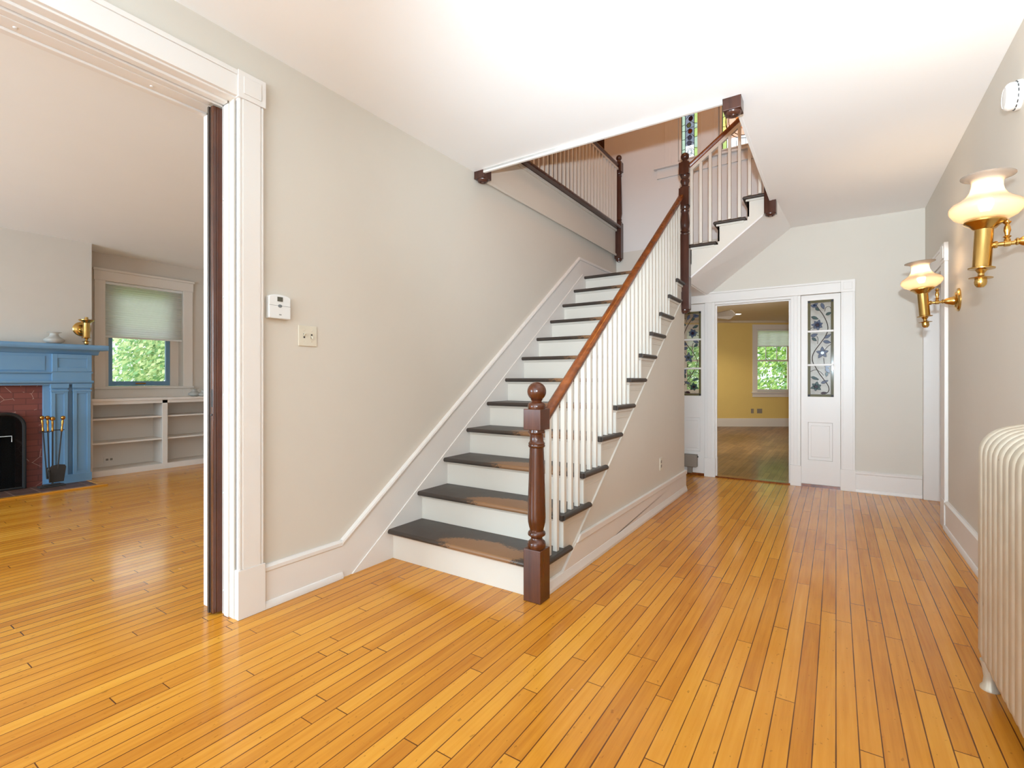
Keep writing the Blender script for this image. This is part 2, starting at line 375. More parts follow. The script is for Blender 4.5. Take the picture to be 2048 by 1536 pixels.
# ------------------------------------------------------------------ shell
st('floor', B().box(-8.3, 1.2, YB-.1, 6.44, -.1, 0), M['floor'], 'honey coloured oak strip floor of hall and living room', 'floor', origin=ORG)
w = B().holed(YB, YF+.14, 0, ZU-.03, [(-.6, 2.4, -.01, 2.61)], XL2, XL, 'x'); w.box(XL2, -2.70, 1.29, 2.4, 0, 2.61).box(-2.60, XL, 1.29, 2.4, 0, 2.61)
st('wall_left', w, M['wall'], 'beige wall beside the stairs with wide opening', 'wall')
w = B().holed(YB, YF+.14, 0, ZC, [(5.37, 6.36, -.01, 2.12)], XR, XR+.17, 'x')
st('wall_right', w, M['wall'], 'beige wall carrying the brass lamps', 'wall')
w = B().holed(XL2, 1.4, 0, ZC, [(-1.74, .045, -.01, 2.15)], YF, YF+.14, 'y')
st('wall_far', w, M['wall'], 'beige end wall around the sidelight doorway', 'wall')
w = B().holed(-2.69, 1.4, ZC, 5.7, [(-1.68, -1.43, 3.99, 5.2), (-1.2, -.2, 3.99, 5.2)], YF, YF+.14, 'y')
st('wall_stairwell', w, M['uwall'], 'pale upper stairwell wall with leaded windows', 'wall')
w = B().holed(-8.3, 1.2, 0, ZC, [(-2.1, .35, .3, 2.5), (-6.9, -3.7, .8, 2.4)], YB-.14, YB, 'y')
st('wall_back', w, M['wall'], 'front wall behind the viewer with window openings', 'wall')
c = B().holed(XL, XR+.2, YB, YF, [(XL-.01, -.53, 3.245, YF+.01)], ZC, ZU, 'z')
st('ceiling', c, M['ceil'], 'white hall ceiling with stairwell opening', 'ceiling')
# upper storey around the stairwell
st('ceiling_upper', B().box(-4.4, 1.6, 2.6, YF+.14, 5.7, 5.85), M['uwall'], 'ceiling above the stairwell', 'ceiling')
u = B(); u.box(-4.4, -4.28, 2.6, YF+.3, ZU, 5.7); u.box(-4.4, -3.62, YF, YF+.14, ZU, 5.7); u.box(-3.62, -2.69, YF, YF+.14, 5.35, 5.7)
u.box(-4.4, 1.6, 2.5, 2.6, ZU, 5.7); u.box(1.45, 1.6, 2.6, YF+.14, ZU, 5.7)
st('wall_upper', u, M['uwall'], 'upper landing wall behind the gallery balusters', 'wall')
st('floor_gallery', B().box(-4.4, XL, 2.6, YF+.14, ZU-.03, ZU), M['floor'], 'upper gallery floor', 'floor', origin=ORG)
d = B().box(-3.62, -2.69, YF+.03, YF+.09, ZU, 5.35)
d.box(-3.56, -3.2, YF+.015, YF+.03, ZU+.25, ZU+1.0).box(-3.12, -2.76, YF+.015, YF+.03, ZU+.25, ZU+1.0).box(-3.56, -3.2, YF+.015, YF+.03, ZU+1.15, 5.2).box(-3.12, -2.76, YF+.015, YF+.03, ZU+1.15, 5.2)
st('door_3', d, M['mahog'], 'dark mahogany door beyond the gallery railing', 'door', bevel=.004)
# living room shell
w = B().holed(YB, 5.0, 0, LC, [(2.42, 3.33, 1.09, 2.475)], LW-.32, LW, 'x')
st('wall_window', w, M['lwall'], 'taupe living room wall around the shaded window', 'wall')
st('wall_chimney', B().holed(0.0, 2.16, 0, LC, [(.66, 1.50, -.01, .80)], LW, LCH, 'x'), M['lwall'], 'beige chimney breast above the blue mantel', 'wall')
st('wall_living_end', B().box(-8.3, XL2, 5.0, 5.14, 0, LC), M['lwall'], 'end wall of the living room', 'wall')
st('ceiling_living', B().box(-8.3, XL2, YB, 5.0, LC, LC+.1), M['lceil'], 'living room ceiling', 'ceiling')

# ---- mouldings
BP = lambda s: [(0, 0), (.034*s, 0), (.034*s, .018), (.026*s, .034), (.02*s, .036), (.02*s, .188), (.026*s, .196), (.026*s, .214), (.012*s, .226), (0, .226)]
def base_y(b, x, s, y0, y1): b.rake(BP(s), (x, y0, 0), (x, y1, 0), (1, 0, 0)); return b
def base_x(b, y, s, x0, x1): b.rake(BP(s), (x0, y, 0), (x1, y, 0), (0, 1, 0)); return b
st('baseboard_left', base_y(B(), XL, 1, 1.432, 1.92), M['white'], 'white baseboard between opening and stairs', 'baseboard', smooth=35)
st('baseboard_right', base_y(B(), XR, -1, YB, 5.2), M['white'], 'white baseboard behind the radiator', 'baseboard', smooth=35)
st('baseboard_far', base_x(B(), YF, -1, .175, .725), M['white'], 'white baseboard on the end wall', 'baseboard', smooth=35)
# casing of the wide opening to the living room
t_ = B()
t_.box(XL, -2.487, 1.298, 1.428, .245, 2.607); t_.box(-2.487, -2.482, 1.318, 1.408, .245, 2.607)
t_.box(-2.487, -2.484, 1.302, 1.309, .245, 2.607); t_.box(-2.487, -2.484, 1.417, 1.424, .245, 2.607)
t_.box(XL, -2.478, 1.292, 1.432, 0, .245)
t_.box(XL, -2.476, 1.292, 1.434, 2.607, 2.742); t_.box(-2.476, -2.472, 1.318, 1.408, 2.632, 2.717)
t_.box(XL, -2.487, -.6, 1.292, 2.613, 2.715); t_.box(XL, -2.48, -.6, 1.292, 2.715, 2.738)
t_.box(XL, -2.487, -.74, -.6, 0, 2.742)
st('trim_1', t_, M['white'], 'white casing with corner block around living room opening', 'trim', bevel=.003)
j = B()
# side jamb in layers, with the pocket slot between
j.box(-2.56, XL+.01, 1.298, 1.36, 0, 2.60); j.box(-2.60, -2.56, 1.283, 1.36, 0, 2.593); j.box(-2.632, -2.60, 1.290, 1.36, 0, 2.60)
j.box(XL2-.012, -2.775, 1.284, 1.36, 0, 2.60); j.box(-2.775, -2.695, 1.290, 1.36, 0, 2.60)
j.box(-2.56, XL+.01, -.6, 1.298, 2.604, 2.66); j.box(-2.60, -2.56, -.6, 1.283, 2.593, 2.66); j.box(-2.632, -2.60, -.6, 1.29, 2.606, 2.66)
j.box(-2.775, -2.695, -.6, 1.29, 2.606, 2.66); j.box(XL2-.012, -2.775, -.6, 1.284, 2.596, 2.66); j.box(-2.695, -2.632, -.6, 1.29, 2.65, 2.66)
j.box(-2.632, -2.622, -.6, 1.29, 2.594, 2.606)
jo = st('trim_2', j, M['white'], 'white layered jamb and head of the pocket door opening', 'trim', bevel=.0025)
B().box(-2.648, -2.634, -.6, 1.25, 2.612, 2.65).build('track', M['astragal'], jo)
B().box(-2.692, -2.652, -.6, 1.25, 2.609, 2.612).build('track_cover', M['white'], jo)
for zz in (.12, .62, 1.12, 1.62, 2.12):
    B().lathe([(.006, 0), (.005, .003), (0, .004)], (-2.617, 1.290, zz), (0, -1, 0), 12).build('screw_head', M['plastic'], jo)
for yy in (1.02, .55):
    B().lathe([(.008, 0), (.006, .003), (0, .004)], (-2.617, yy, 2.606), (0, 0, -1), 12).build('screw_head', M['plastic'], jo)
    B().lathe([(.008, 0), (.006, .003), (0, .004)], (-2.74, yy, 2.606), (0, 0, -1), 12).build('screw_head', M['plastic'], jo)
# living room side casing (edge seen past the door)
pd = thing('pocket_door', 'red brown edge of pocket door slid into left opening jamb', 'door', (-2.66, 1.9, 0))
dl = B().box(-2.674, -2.630, 1.262, 2.28, .012, 2.588).box(-2.661, -2.630, 1.246, 1.262, .012, 2.588).build('door_leaf', M['mahog2'], pd, bevel=.003)
B().box(-2.676, -2.662, 1.240, 1.262, .012, 2.588).box(-2.654, -2.651, 1.2445, 1.248, .012, 2.588).build('edge_strip', M['astragal'], pd, bevel=.003)
B().box(-2.646, -2.636, 1.2445, 1.248, 1.06, 1.15).lathe([(.005, 0), (.005, .004), (0, .005)], (-2.641, 1.246, 1.02), (0, -1, 0), 10).build('latch', M['steel'], dl)

# ------------------------------------------------------------------ staircase (lower flight)
sc = thing('staircase', 'straight staircase with black worn treads and white risers', 'staircase', (-1.95, 3.8, 0))
for k in range(1, 13):
    y = ny(k); z = RISE*k; r = .016
    pr = [(y+r*(1-math.cos(a)), z-r+r*math.sin(a)) for a in [(-PI/2)+PI*i/8 for i in range(9)]]
    depth = RUN+.045 if k < 12 else .16
    xr = -1.318 if k < 12 else -1.42
    b = B().prism(pr+[(y+depth, z), (y+depth, z-2*r)], -2.488, -1.345 if k < 12 else xr, 'x')
    if k < 12:   # returned end with rounded nosing
        b.prism([(y, z-2*r), (y, z), (y+.395, z), (y+.395, z-2*r)], -1.345, -1.330, 'x')
        b.tube([(-1.332, y+.014, z-r), (-1.332, y+.39, z-r)], r, 12)
    o = b.build('tread', M['tread'], sc, origin=(-1.95, y+.16, z-2*r), smooth=35)
    ry = y+.048
    B().box(-2.488, XS+.012, ry, ry+.02, z-RISE, z-2*r).build('riser', M['cream'], sc)
    mo = B().prism([(ry-.016, z-2*r), (ry, z-2*r), (ry, z-2*r-.02), (ry-.006, z-2*r-.016)], -2.488, XS+.016, 'x')
    mo.build('cove', M['cream'], o)
    if k < 12:
        mo = B().box(XS, XS+.018, ry, y+.385, z-2*r-.02, z-2*r); mo.box(XS, XS+.006, ry+.0, y+.33, z-.085, z-.081); mo.box(XS, XS+.004, ry, y+.36, z-.10, z-2*r)
        mo.build('bracket', M['wall'], o, bevel=.002)
# side of the stairs: stepped face
poly = [(ny(1)+.05, 0)]
for k in range(1, 13):
    poly += [(ny(k)+.05, RISE*k-.033), (ny(k+1)+.05, RISE*k-.033)] if k < 12 else [(ny(k)+.05, RISE*k-.033), (5.43, RISE*k-.033)]
poly += [(5.43, 0)]
B().prism(poly, XS-.02, XS, 'x').build('side_panel', M['wall'], sc)
B().box(XL+.01, XS-.02, 5.40, 5.43, 0, 2.25).build('end_panel', M['wall'], sc)
dz = lambda y: .575+.727*(y-3.30)
B().rake([(0, -.008), (.010, -.006), (.012, 0), (.010, .006), (0, .008)], (XS, 2.70, dz(2.70)), (XS, 5.34, dz(5.34)), (1, 0, 0)).build('panel_bead', M['wall'], sc, smooth=35)
# skirt board on the wall side
nz = lambda y: RISE+(RISE/RUN)*(y-Y1)
ytop, zt = 5.235, 2.625
y0 = Y1+(.226-.279-RISE)/(RISE/RUN)
sk = [(1.92, 0), (2.34, 0), (5.38, nz(5.38)-.25), (6.40, LAND), (6.40, zt), (ytop, zt), (y0, .226), (1.92, .226)]
B().prism([(1.92, 0), (2.40, 0), (5.42, 2.2), (6.40, 2.4), (6.40, zt), (ytop, zt), (y0, .226), (1.92, .226)], XL, XL+.02, 'x').build('skirt_board', M['white'], sc)
b = B()
b.rake([(0, -.034), (.026, -.030), (.030, -.014), (.026, 0), (0, .004)], (XL, y0, .226), (XL, ytop, zt), (1, 0, 0))
b.rake([(0, -.034), (.026, -.030), (.030, -.014), (.026, 0), (0, .004)], (XL, 1.92, .226), (XL, y0, .226), (1, 0, 0))
b.rake([(0, -.034), (.026, -.030), (.030, -.014), (.026, 0), (0, .004)], (XL, ytop, zt), (XL, 6.40, zt), (1, 0, 0))
b.build('skirt_moulding', M['white'], sc, smooth=35)
yl = lambda z: Y1+.02+(z-.13)/(RISE/RUN)
B().prism([(1.99, 0), (2.40, 0), (5.5, 2.3), (5.30, LAND-.03+.05), (2.10, .085), (1.99, .004)], XL+.02, XL+.028, 'x').build('skirt_edge', M['white'], sc, bevel=.004)
# landing
B().box(XL+.005, -1.30, ny(12)+.10, YF, LAND-.032, LAND).build('landing_floor', M['tread'], sc, origin=(-1.95, 5.9, LAND))
B().box(XL+.005, -1.34, 5.43, YF, 2.24, LAND-.032).build('landing_soffit', M['ceil'], sc)
st('baseboard_stairs', B().prism([(2.375, 0), (5.435, 0), (5.435, .19), (2.77, .19), (2.50, .0)], XS, XS+.016, 'x').prism([(2.77, .186), (5.435, .186), (5.435, .226), (2.82, .226)], XS, XS+.024, 'x').rake([(0, 0), (.03, 0), (.03, .02), (.018, .06), (.012, .066), (0, .068)], (XS, 2.373, 0), (XS, 5.445, 0), (1, 0, 0)).box(-1.5, XS+.016, 5.43, 5.446, 0, .19).box(-1.5, XS+.024, 5.43, 5.454, .186, .226), M['white'], 'white baseboard along the side of the stairs', 'baseboard', bevel=.003)

# ------------------------------------------------------------------ upper flight
uf = thing('upper_staircase', 'short upper stair flight turning right above the doorway', 'staircase', (-.9, 5.9, 2.25))
ux = lambda k: -1.318+.2775*(k-1)
YU = 5.40
for k in range(1, 5):
    z = LAND+RISE*k; x = ux(k)-.02; r = .016
    pr = [(x+r*(1-math.cos(a)), z-r+r*math.sin(a)) for a in [(-PI/2)+PI*i/8 for i in range(9)]]
    xe = x+RUN+.03 if k < 4 else x+.3
    b = B().prism(pr+[(xe, z), (xe, z-2*r)], YU-.02, YF, 'y')
    b.tube([(x+.014, YU-.02, z-r), (xe, YU-.02, z-r)], r, 12)
    b.build('tread', M['tread'], uf, origin=((x+xe)/2, 5.9, z-2*r), smooth=35)
    B().box(x+.045, x+.06, YU, YF, z-RISE, z-2*r).build('riser', M['cream'], uf)
    B().box(x+.03, xe-.02, YU-.014, YU, z-2*r-.018, z-2*r).build('cove', M['cream'], uf)
pl = [(-1.33, 2.243)]
for k in range(1, 4): pl += [(ux(k)+.025, LAND+RISE*(k-1)-.033 if k > 1 else LAND-.03), (ux(k)+.025, LAND+RISE*k-.033)]
pl += [(-.54, LAND+RISE*3-.033), (-.54, 2.866)]
B().prism(pl, YU, YU+.02, 'y').build('stringer', M['cream'], uf)
sl = .755
b = B(); sv = []
for y, xe in ((YU+.005, -.476), (YF, -.425)):
    for x, z in ((-1.345, 2.245), (-1.32, 2.245), (xe, ZC-.0005), (xe, ZC+.03), (-1.345, 2.29)): sv.append(b.bm.verts.new((x, y, z)))
b.face(sv[:5][::-1]); b.face(sv[5:])
for q in range(5): b.face([sv[q], sv[(q+1) % 5], sv[5+(q+1) % 5], sv[5+q]])
b.build('soffit', M['ceil'], uf)
B().rake([(0, -.012), (-.005, -.010), (-.007, 0), (-.004, .010), (0, .012)], (-1.31, YU, 2.266), (-.60, YU, 2.266+.775*.71), (0, 1, 0)).build('bead', M['white'], uf, smooth=35)

# ------------------------------------------------------------------ newel posts
def square(b, cx, cy, h, z0, z1, ch=0.004): b.box(cx-h, cx+h, cy-h, cy+h, z0, z1)
def newel_ball(z0, zb): # ball bottom neck z0 -> ball top
    R = (zb-z0-.012)/2*1.0; c = zb-R
    return [(.026, z0), (.027, z0+.006)]+[(R*math.sin(a), c-R*math.cos(a)) for a in [math.radians(30+i*10) for i in range(16)]]
nw = thing('newel_post', 'stout red brown turned newel with ball top at stair foot', 'newel post', (-1.365, 2.318, 0))
cx, cy = -1.365, 2.318
square(B(), 0, 0, 0, 0, 0)
b = B(); square(b, cx, cy, .053, 0, .283); b.build('base_block', M['mahog2'], nw, bevel=.003)
b = B(); square(b, cx, cy, .053, .927, 1.040); b.build('cap_block', M['mahog2'], nw, bevel=.003)
b = B().lathe([(.047, .283), (.050, .295), (.050, .306), (.046, .318), (.038, .324), (.032, .331), (.031, .338), (.038, .346), (.047, .352), (.049, .360), (.046, .370), (.039, .376), (.038, .384), (.043, .400), (.048, .425), (.0495, .45), (.0485, .50), (.046, .60), (.043, .70), (.040, .80), (.039, .828), (.044, .832), (.047, .838), (.044, .845), (.046, .852), (.042, .858), (.038, .864), (.037, .895), (.039, .903), (.046, .908), (.047, .915), (.044, .922), (.044, .927)], (cx, cy, 0), seg=36)
b.build('turned_shaft', M['mahog2'], nw, smooth=40)
b = B().lathe([(.047, 1.040), (.049, 1.052), (.047, 1.064), (.040, 1.073), (.030, 1.077), (.027, 1.082), (.032, 1.088), (.036, 1.090)]+[(.052*math.sin(a), 1.134-.052*math.cos(a)) for a in [math.radians(36+i*9) for i in range(17)]], (cx, cy, 0), seg=36)
b.build('ball_finial', M['mahog2'], nw, smooth=40)
nw2 = thing('newel_post', 'tall dark newel post at landing corner above sidelight', 'newel post', (-1.335, 5.355, 1.9))
cx, cy = -1.335, 5.355
def tall_newel(root, cx, cy, zs, mat, h=.052):
    bot, low, b2b, b2t, b1b, b1t, top = zs
    if bot is not None:
        b = B(); square(b, cx, cy, h, bot+.03, low); b.build('base_block', mat, root, bevel=.003)
        B().lathe([(0, -.012), (h*.5, -.010), (h*.55, 0), (h*.8, .002), (h*.95, .012), (h*.97, .03)], (cx, cy, bot+.0), seg=28).build('drop', mat, root, smooth=40)
    H = b2b-low
    if H > .02:
        B().lathe([(h*.9, low), (h*.93, low+.015), (h*.7, low+.03), (h*.9, low+.045), (h*.75, low+.06), (h*.85, low+.09), (h*.95, low+.13), (h*.85, low+H*.6), (h*.72, low+H-.07), (h*.85, low+H-.05), (h*.70, low+H-.035), (h*.9, low+H-.015), (h*.9, low+H)], (cx, cy, 0), seg=28).build('turned_shaft', mat, root, smooth=40)
    if b2t > b2b:
        b = B(); square(b, cx, cy, h, b2b, b2t); b.build('middle_block', mat, root, bevel=.003)
    G = b1b-b2t
    if G > .02:
        B().lathe([(h*.92, b2t), (h*.95, b2t+.015), (h*.65, b2t+.03), (h*.72, b2t+.05), (h*.9, b2t+.075), (h*.85, b2t+G*.65), (h*.62, b2t+G-.04), (h*.8, b2t+G-.025), (h*.92, b2t+G-.012), (h*.92, b1b)], (cx, cy, 0), seg=28).build('turned_vase', mat, root, smooth=40)
    b = B(); square(b, cx, cy, h, b1b, b1t); b.build('cap_block', mat, root, bevel=.003)
    R = (top-b1t-.03)/2
    B().lathe([(h*.85, b1t), (h*.85, b1t+.012), (h*.5, b1t+.02), (h*.5, b1t+.03)]+[(R*math.sin(a), b1t+.028+R-R*math.cos(a)) for a in [math.radians(36+i*9) for i in range(17)]], (cx, cy, 0), seg=28).build('ball_finial', mat, root, smooth=40)
tall_newel(nw2, cx, cy, (1.905, 2.72, 3.03, 3.215, 3.36, 3.485, 3.60), M['mahog'])
nw3 = thing('newel_post', 'dark gallery newel against pale stairwell wall', 'newel post', (-2.455, 6.36, 2.8))
tall_newel(nw3, -2.455, 6.36, (2.80, 3.31, 4.00, 4.00, 4.00, 4.13, 4.237), M['mahog'], .046)
# upstairs newels whose lower ends hang below the hall ceiling
def pendant(x, y, h, drop, label):
    r = thing('newel_post', label, 'newel post', (x, y, ZC-drop))
    b = B(); square(b, x, y, h, ZC-drop, ZU+.35); b.build('base_block', M['mahog'], r, bevel=.003)
    B().lathe([(0, -.022), (h*.25, -.021), (h*.32, -.014), (h*.42, -.012), (h*.55, -.020), (h*.75, -.017), (h*.9, -.006), (h*.92, 0)], (x, y, ZC-drop), seg=28).build('drop', M['mahog'], r, smooth=40)
    B().lathe([(h*.85, ZU+.35), (h*.9, ZU+.38), (h*.6, ZU+.42), (h*.9, ZU+.50), (h*.75, ZU+.85), (h*.9, ZU+.9)], (x, y, 0), seg=20).build('turned_shaft', M['mahog'], r, smooth=40)
    b = B(); square(b, x, y, h, ZU+.9, ZU+1.05); b.build('cap_block', M['mahog'], r, bevel=.003)
pendant(-2.462, 3.295, .052, .062, 'small dark newel drop at ceiling edge against left wall')
pendant(-.531, 3.295, .052, .075, 'square dark newel drop at the front ceiling corner')
pendant(-.531, 5.375, .052, .118, 'dark newel drop where upper flight meets ceiling')

# ------------------------------------------------------------------ balustrades
def rail_profile(w=.031, h=.056):
    return [(-w*.7, 0), (w*.7, 0), (w*.8, h*.3), (w, h*.42), (w, h*.68), (w*.72, h*.92), (w*.3, h), (-w*.3, h), (-w*.72, h*.92), (-w, h*.68), (-w, h*.42), (-w*.8, h*.3)]
RX = -1.363
zr = lambda y: 1.002+.7345*(y-2.461)      # underside of the handrail
bl = thing('stair_balustrade', 'white square balusters under orange brown handrail of lower stairs', 'balustrade', (RX, 3.8, RISE))
B().rake(rail_profile(), (RX, 2.37, zr(2.37)), (RX, 5.303, zr(5.303)), (1, 0, 0)).build('handrail', M['rail'], bl, smooth=50)
for k in range(1, 12):
    for q, off in enumerate((.040, .1325, .225)):
        y = ny(k)+.05+off-.014
        if k == 1 and q == 0: continue
        if y > 5.29: continue
        h = .0138
        b = B().prism([(y-h, RISE*k), (y+h, RISE*k), (y+h, zr(y+h)+.002), (y-h, zr(y-h)+.002)], RX-h, RX+h, 'x')
        b.build('baluster', M['cream'], bl, bevel=.0015, seg=1)
UY = 5.375
zu = lambda x: 3.385+.725*(x+1.312)
bu = thing('upper_balustrade', 'white balusters and brown rail of the upper flight', 'balustrade', (-.9, UY, LAND+RISE))
B().rake(rail_profile(.03, .06), (-1.283, UY, zu(-1.283)+.02), (-.15, UY, zu(-.15)+.02), (0, 1, 0)).build('handrail', M['rail'], bu, smooth=50)
B().rake([(-.018, -.022), (.018, -.022), (.018, .022), (-.018, .022)], (-1.283, UY, zu(-1.283)), (-.15, UY, zu(-.15)), (0, 1, 0)).build('rail_fillet', M['cream'], bu)
for k in range(1, 4):
    for q in range(3):
        x = ux(k)+.048+.0925*q; h = .0145
        if x > -.58: continue
        B().prism([(x-h, LAND+RISE*k), (x+h, LAND+RISE*k), (x+h, zu(x+h)-.02), (x-h, zu(x-h)-.02)], UY-h, UY+h, 'y').build('baluster', M['cream'], bu, bevel=.0015, seg=1)
GX = -2.462
bg = thing('gallery_balustrade', 'row of white balusters on the upper left gallery', 'balustrade', (GX, 4.9, ZU))
B().rake(rail_profile(.03, .06), (GX, 3.35, 4.045), (GX, 6.32, 4.045), (1, 0, 0)).build('handrail', M['mahog'], bg, smooth=50)
B().box(GX-.018, GX+.018, 3.35, 6.32, 4.02, 4.045).build('rail_fillet', M['cream'], bg)
B().rake([(-.05, 0), (.05, 0), (.056, .015), (.05, .032), (-.05, .032)], (GX, 3.35, ZU), (GX, 6.32, ZU), (1, 0, 0)).build('base_rail', M['mahog'], bg, smooth=40)
yy = 3.45
while yy < 6.30:
    B().box(GX-.0145, GX+.0145, yy-.0145, yy+.0145, ZU+.03, 4.025).build('baluster', M['cream'], bg, bevel=.0015, seg=1)
    yy += .0935
f = B().box(XL, -2.487, 3.35, 6.40, 2.885, ZU-.002); f.box(-2.487, -2.472, 3.35, 6.40, 2.868, 2.895); f.box(-2.487, -2.465, 3.35, 6.40, ZU-.03, ZU-.002)
st('trim_3', f, M['wall'], 'painted fascia below the gallery railing', 'trim', bevel=.003)
h = B().rake([(-.012, -.03), (.012, -.03), (.016, -.018), (.012, -.008), (.012, .02), (-.012, .02)], (XL+.1, 3.248, ZC), (-.583, 3.248, ZC), (0, 1, 0))
h.box(XL+.1, -.583, 3.236, 3.262, ZC-.02, ZU)
st('trim_4', h, M['white'], 'white bead along the front ceiling edge', 'trim', bevel=.003)
st('trim_5', B().box(-.535, -.515, 3.345, 5.32, ZC-.004, ZU), M['ceil'], 'right edge of the stairwell opening', 'trim')

# ------------------------------------------------------------------ end doorway with leaded sidelights
t_ = B()
yf = YF-.024
t_.box(.045, .170, yf, YF, .23, 2.142); t_.box(.062, .153, yf-.005, yf, .23, 2.142)
t_.box(.04, .175, yf-.008, YF, 0, .23)
t_.box(.043, .172, yf-.006, YF, 2.142, 2.272); t_.box(.068, .147, yf-.010, yf-.006, 2.168, 2.246)
t_.box(-1.87, .043, yf, YF, 2.145, 2.250); t_.box(-1.87, .043, yf-.010, YF, 2.250, 2.272)
t_.box(-1.87, -1.745, yf, YF, 0, 2.145)
for a, b_ in ((-.428, -.332), (-1.357, -1.242)):
    t_.box(a, b_, YF-.012, YF+.14, .23, 2.145); t_.box(a+.03, b_-.03, YF-.02, YF-.012, .23, 2.145)
    t_.box(a-.006, b_+.006, YF-.026, YF+.14, 0, .23)
t_.box(-1.242, -.428, YF-.004, YF+.14, 2.115, 2.145); t_.box(-1.225, -.445, YF+.03, YF+.06, 2.10, 2.115)
t_.box(-.452, -.428, YF+.03, YF+.06, 0, 2.115); t_.box(-1.242, -1.225, YF+.03, YF+.06, 0, 2.115)
st('trim_6', t_, M['white'], 'white casing posts and header of the end doorway', 'trim', bevel=.003)
st('trim_7', B().prism([(YF-.01, .0), (YF+.13, 0), (YF+.12, .014), (YF, .014)], -1.242, -.428, 'x').box(-.332, .045, YF+.0, YF+.05, 0, .030).box(-1.745, -1.357, YF, YF+.05, 0, .030), M['rail'], 'orange oak threshold strip of the end doorway', 'threshold')

def petal(cx, cz, ang, ln, wd, n=9):
    pts = []
    for i in range(n+1):
        t = i/n; pts.append((t*ln, wd*math.sin(PI*t**.8)*.5))
    for i in range(n-1, 0, -1):
        t = i/n; pts.append((t*ln, -wd*math.sin(PI*t**.8)*.5))
    ca, sa = math.cos(ang), math.sin(ang)
    return [(cx+x*ca-z*sa, cz+x*sa+z*ca) for x, z in pts]
def smooth_path(pts, n=4):
    out = []
    P = [pts[0]]+pts+[pts[-1]]
    for i in range(1, len(P)-2):
        p0, p1, p2, p3 = P[i-1], P[i], P[i+1], P[i+2]
        for j in range(n):
            t = j/n
            out.append(tuple(.5*((2*p1[d])+(-p0[d]+p2[d])*t+(2*p0[d]-5*p1[d]+4*p2[d]-p3[d])*t*t+(-p0[d]+3*p1[d]-3*p2[d]+p3[d])*t**3) for d in (0, 1)))
    out.append(pts[-1]); return out
def sidelight(x0, x1, flip, label):
    """x0..x1 panel; glass inside"""
    gx0, gx1, gz0, gz1 = (x0+.066, x1-.064, 1.007, 2.078) if not flip else (x0+.066, x1-.048, .995, 2.052)
    r = thing('sidelight', label, 'sidelight', ((x0+x1)/2, YF+.02, .03))
    p = B(); Y0, Y_1 = YF+.005, YF+.045
    p.holed(x0, x1, .03, 2.142, [(gx0, gx1, gz0, gz1), (gx0+.005, gx1-.01, .30, .72)], Y0, Y_1, 'y')
    fr_ = p.build('frame', M['white'], r, bevel=.003)
    q = B().box(gx0+.005, gx1-.01, Y0+.014, Y_1-.01, .30, .72); q.box(gx0+.03, gx1-.035, Y0+.006, Y0+.014, .335, .685)
    q.build('raised_panel', M['white'], fr_, bevel=.005)
    W, H = gx1-gx0, gz1-gz0; yc = YF+.024
    mp = lambda u, v: (gx0+(1-u if flip else u)*W, gz1-v*H)
    B().box(gx0, gx1, yc-.0015, yc+.0015, gz0, gz1).build('clear_glass', M['g_clear'], r)
    def flat(b, poly, th): b.prism(poly, yc-th, yc+th, 'y')
    bo = B()
    for a, c in ((0, .095), (.905, 1)):
        (ax, az), (bx, bz) = mp(a, 0), mp(c, 1); bo.box(ax, bx, yc-.003, yc+.003, az, bz)
    for a, c in ((0, .022), (.978, 1)):
        (ax, az), (bx, bz) = mp(.095, a), mp(.905, c); bo.box(ax, bx, yc-.003, yc+.003, az, bz)
    bo.build('border_glass', M['g_olive'], r)
    cm = B(); pet = {'g_blue': B(), 'g_teal': B(), 'g_plum': B(), 'g_pale': B()}
    def outline(poly, rad=.0026): cm.tube([(x, yc, z) for x, z in poly], rad, 6, closed=True)
    def add(key, u, v, ang, ln, wd):
        x, z = mp(u, v); a = math.radians(ang); a = PI-a if flip else a
        pl = petal(x, z, a, ln, wd); flat(pet[key], pl, .004); outline(pl)
    def line(pts, rad=.003):
        pp = smooth_path([mp(*q) for q in pts]); cm.tube([(x, yc, z) for x, z in pp], rad, 6)
    line([(.28, .03), (.46, .10), (.60, .155), (.72, .22), (.78, .28), (.75, .34), (.62, .40), (.45, .46), (.28, .52), (.18, .58), (.2, .64), (.3, .69), (.45, .76), (.62, .82), (.78, .88), (.82, .93), (.72, .965), (.55, .97)], .0048)
    line([(.66, .12), (.70, .08), (.82, .07), (.9, .09)]); line([(.1, .74), (.3, .72), (.5, .745), (.62, .78)]); line([(.1, .80), (.24, .79), (.40, .83)]); line([(.35, .37), (.40, .40), (.38, .45)])
    line([(.9, .46), (.78, .48), (.62, .53)]); line([(.1, .29), (.25, .27), (.38, .255)]); line([(.62, .60), (.64, .66)])
    for vv in (.10, .155, .30, .42, .555, .66, .80, .90):
        for a, c in ((0, .095), (.905, 1)): line([(a, vv), ((a+c)/2, vv), (c, vv)], .002)
    for a in (.095, .905): line([(a, 0), (a, .5), (a, 1)], .003)
    for v in (.022, .978): line([(0, v), (.5, v), (1, v)], .003)
    for (u, v, n, R0, c0, key) in ((.38, .255, 7, .062, 'g_plum', 'g_blue'), (.57, .545, 5, .070, 'g_pale', 'g_blue'), (.33, .895, 6, .058, 'g_plum', 'g_teal')):
        for i in range(n): add(key, u, v, 20+i*360/n, R0*(1 if i % 2 else .86), .034)
        x, z = mp(u, v); pl = [(x+.017*math.cos(a), z+.017*math.sin(a)) for a in [2*PI*i/10 for i in range(10)]]
        flat(pet[c0], pl, .006); outline([(x+.017*math.cos(a), z+.017*math.sin(a)) for a in [2*PI*i/10 for i in range(10)]])
        outline([(x+.009*math.cos(a), z+.009*math.sin(a)) for a in [2*PI*i/8 for i in range(8)]])
